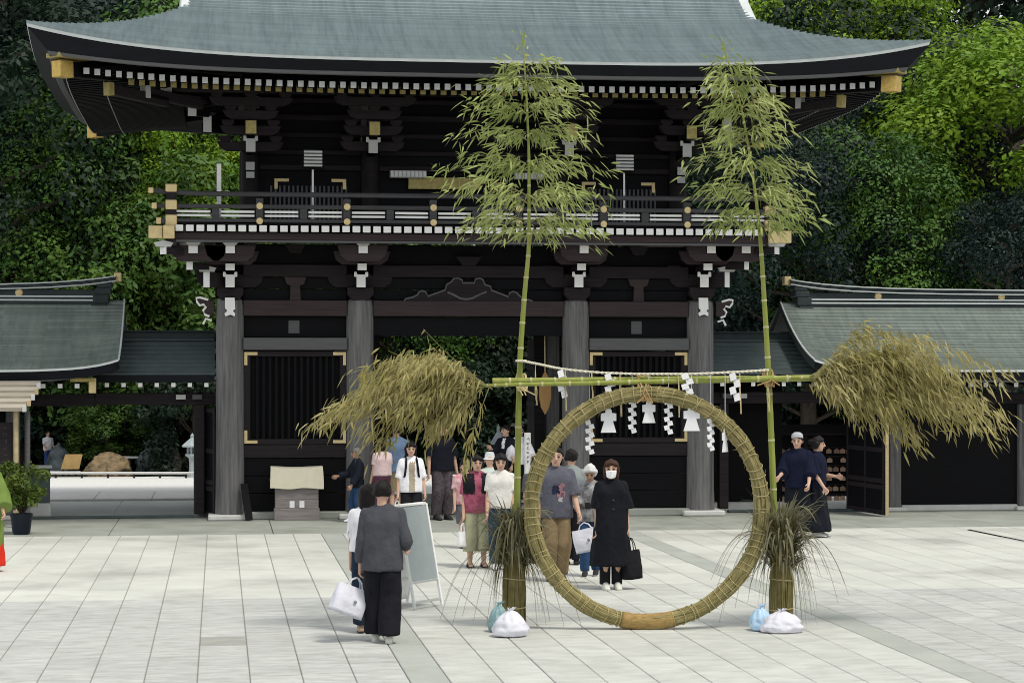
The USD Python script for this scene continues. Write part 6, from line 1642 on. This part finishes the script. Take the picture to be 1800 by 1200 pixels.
obj('pot', MB().lathe([(.001, 0), (.125, 0), (.15, .05), (.175, .26), (.19, .32), (.19, .35), (.165, .35), (.16, .30), (.001, .29)], (0, 0, 0), 28), M['pot'], pt, smooth=40)
rng = np.random.default_rng(71)
cs = [(rng.normal() * .24, rng.normal() * .18, .45 + rng.random() * .68) for _ in range(26)]
st = MB()
for c in cs: limb(st, (0, 0, .3), c, .012, .005, rng, 4)
obj('stems', st, M['bark'], pt)
mk('leaf_fresh', (.07, .14, .02), .5, col2=(.20, .27, .05), scale=3, bump=0, isl=.4, translucent=.3)
obj('leaves', leaves(cs, .13, 120, .075, rng, .9, .42), M['leaf_fresh'], pt)
# garden behind the left opening
def rock(name, px, py, w, h, m, label, seed, Y=None):
    b = G(px, py)
    t = thing(name, label, 'rock', b)
    ic = trimesh.creation.icosphere(4); v = np.array(ic.vertices)
    v = v * (1 + .55 * (meshkit.fbm(v * 1.6 + seed * 5, 4, seed) - .5)[:, None] + .25 * (np.abs(meshkit.fbm(v * 3.5 + seed, 3, seed + 3) - .5))[:, None])
    s = FPX / 56
    v = v * (w / s / 2, w / s / 2.4, h / s)
    v[:, 2] = np.maximum(v[:, 2], -.12)
    obj('boulder', (v, ic.faces), M[m], t, smooth=35)
rock('garden_rock', 190, 834, 84, 38, 'rock_brown', 'brown flat topped garden rock seen through the left opening', 3)
rock('garden_rock', 104, 829, 46, 48, 'rock_blue', 'blue grey garden rock behind the slanted board', 4)
rock('garden_rock', 262, 831, 42, 40, 'rock_blue', 'dark grey garden rock right of the brown rock', 5)
rock('garden_rock', 296, 832, 44, 44, 'rock', 'mossy grey garden rock beside the stone lantern', 6)
pl = TE
dupn = dup(TE, 'pine_tree', 'low clipped garden pine with layered green pads behind the brown rock', (at(190, 18.5), 18.5, 0), 1.1, (.42, .40, .30))
dup(TG, 'shrub', 'dark shrub behind the stone lantern in the left opening', (at(338, 17.0), 17.0, 0), 2.0, (.75, .75, .85))
def lantern(px, py, sc, label):
    b = G(px, py)
    t = thing('stone_lantern', label, 'stone lantern', b, .3, None, None, sc)
    obj('base', MB().lathe([(.32, 0), (.32, .12), (.22, .18)], (0, 0, 0), 6), M['pale_stone'], t)
    obj('shaft', MB().lathe([(.15, .18), (.13, .5), (.15, .80)], (0, 0, 0), 12), M['pale_stone'], t, smooth=40)
    obj('platform', MB().lathe([(.16, .80), (.30, .90), (.30, .98), (.001, .98)], (0, 0, 0), 6), M['pale_stone'], t)
    for a in range(6):
        obj('fire_box_post', MB().obox((.19 * math.cos(a * PI / 3), .19 * math.sin(a * PI / 3), 1.12), (.07, .07, .28), rotz(a * PI / 3)), M['pale_stone'], t)
    obj('cap', MB().lathe([(.001, 1.26), (.42, 1.26), (.46, 1.32), (.30, 1.46), (.10, 1.62), (.07, 1.66), (.09, 1.74), (.001, 1.86)], (0, 0, 0), 6), M['pale_stone'], t)
lantern(338, 838, .60, 'grey stone lantern at the right side of the garden behind the left opening')
lantern(876, 858, (.42, .42, .80), 'blue grey stone lantern seen through the central gateway')
sb = G(125, 836); t = thing('slanted_board', 'pale slanted information board on low legs in the garden', 'board', sb)
s_ = 1 / 69.
obj('board', MB().prism([(-18 * s_, 12 * s_), (14 * s_, 12 * s_), (20 * s_, 38 * s_), (-10 * s_, 38 * s_)], -.02, .02), M['wood_honey'], t)
for x in (-14, -4, 8): obj('leg', MB().box(x * s_ - .03, x * s_ + .03, .021, .08, 0, 14 * s_), M['wood'], t)
obj('shelf', MB().box(-40 * s_, 16 * s_, -.03, .10, 6 * s_, 8.5 * s_), M['offwhite'], t)
def rail(name, px0, px1, py, pyb, label, m, posts):
    a, b_ = G(px0, pyb), G(px1, pyb)
    t = thing(name, label, 'railing', a)
    z = ZZ(py, a[0], a[1]); d = b_ - a
    obj('bar', MB().tube([(0, 0, z), d + (0, 0, z)], .035, 8), M[m], t)
    for k in range(posts):
        q = d * (k + .5) / posts; obj('post', MB().tube([q, q + (0, 0, z - .02)], .03, 6), M['wood'], t)
rail('bamboo_rail', 75, 350, 831, 840, 'low pale rail along the garden edge behind the left opening', 'offwhite', 6)
rail('white_handrail', 172, 287, 804, 829, 'thin white handrail in front of the brown garden rock', 'white', 3)
wl = G(84, 905)
wb = thing('low_screen', 'dark low screen at the left side of the left opening', 'screen', (wl[0], .75, 0))
obj('panel', MB().box(-.30, .10, -.03, .03, .28, .92, .01), M['copper_slate'], wb); obj('cap', MB().box(-.34, .14, -.05, .05, .921, .98, .01), M['offwhite'], wb); obj('plinth', MB().box(-.32, .12, -.06, .06, 0, .279, .01), M['sill'], wb)
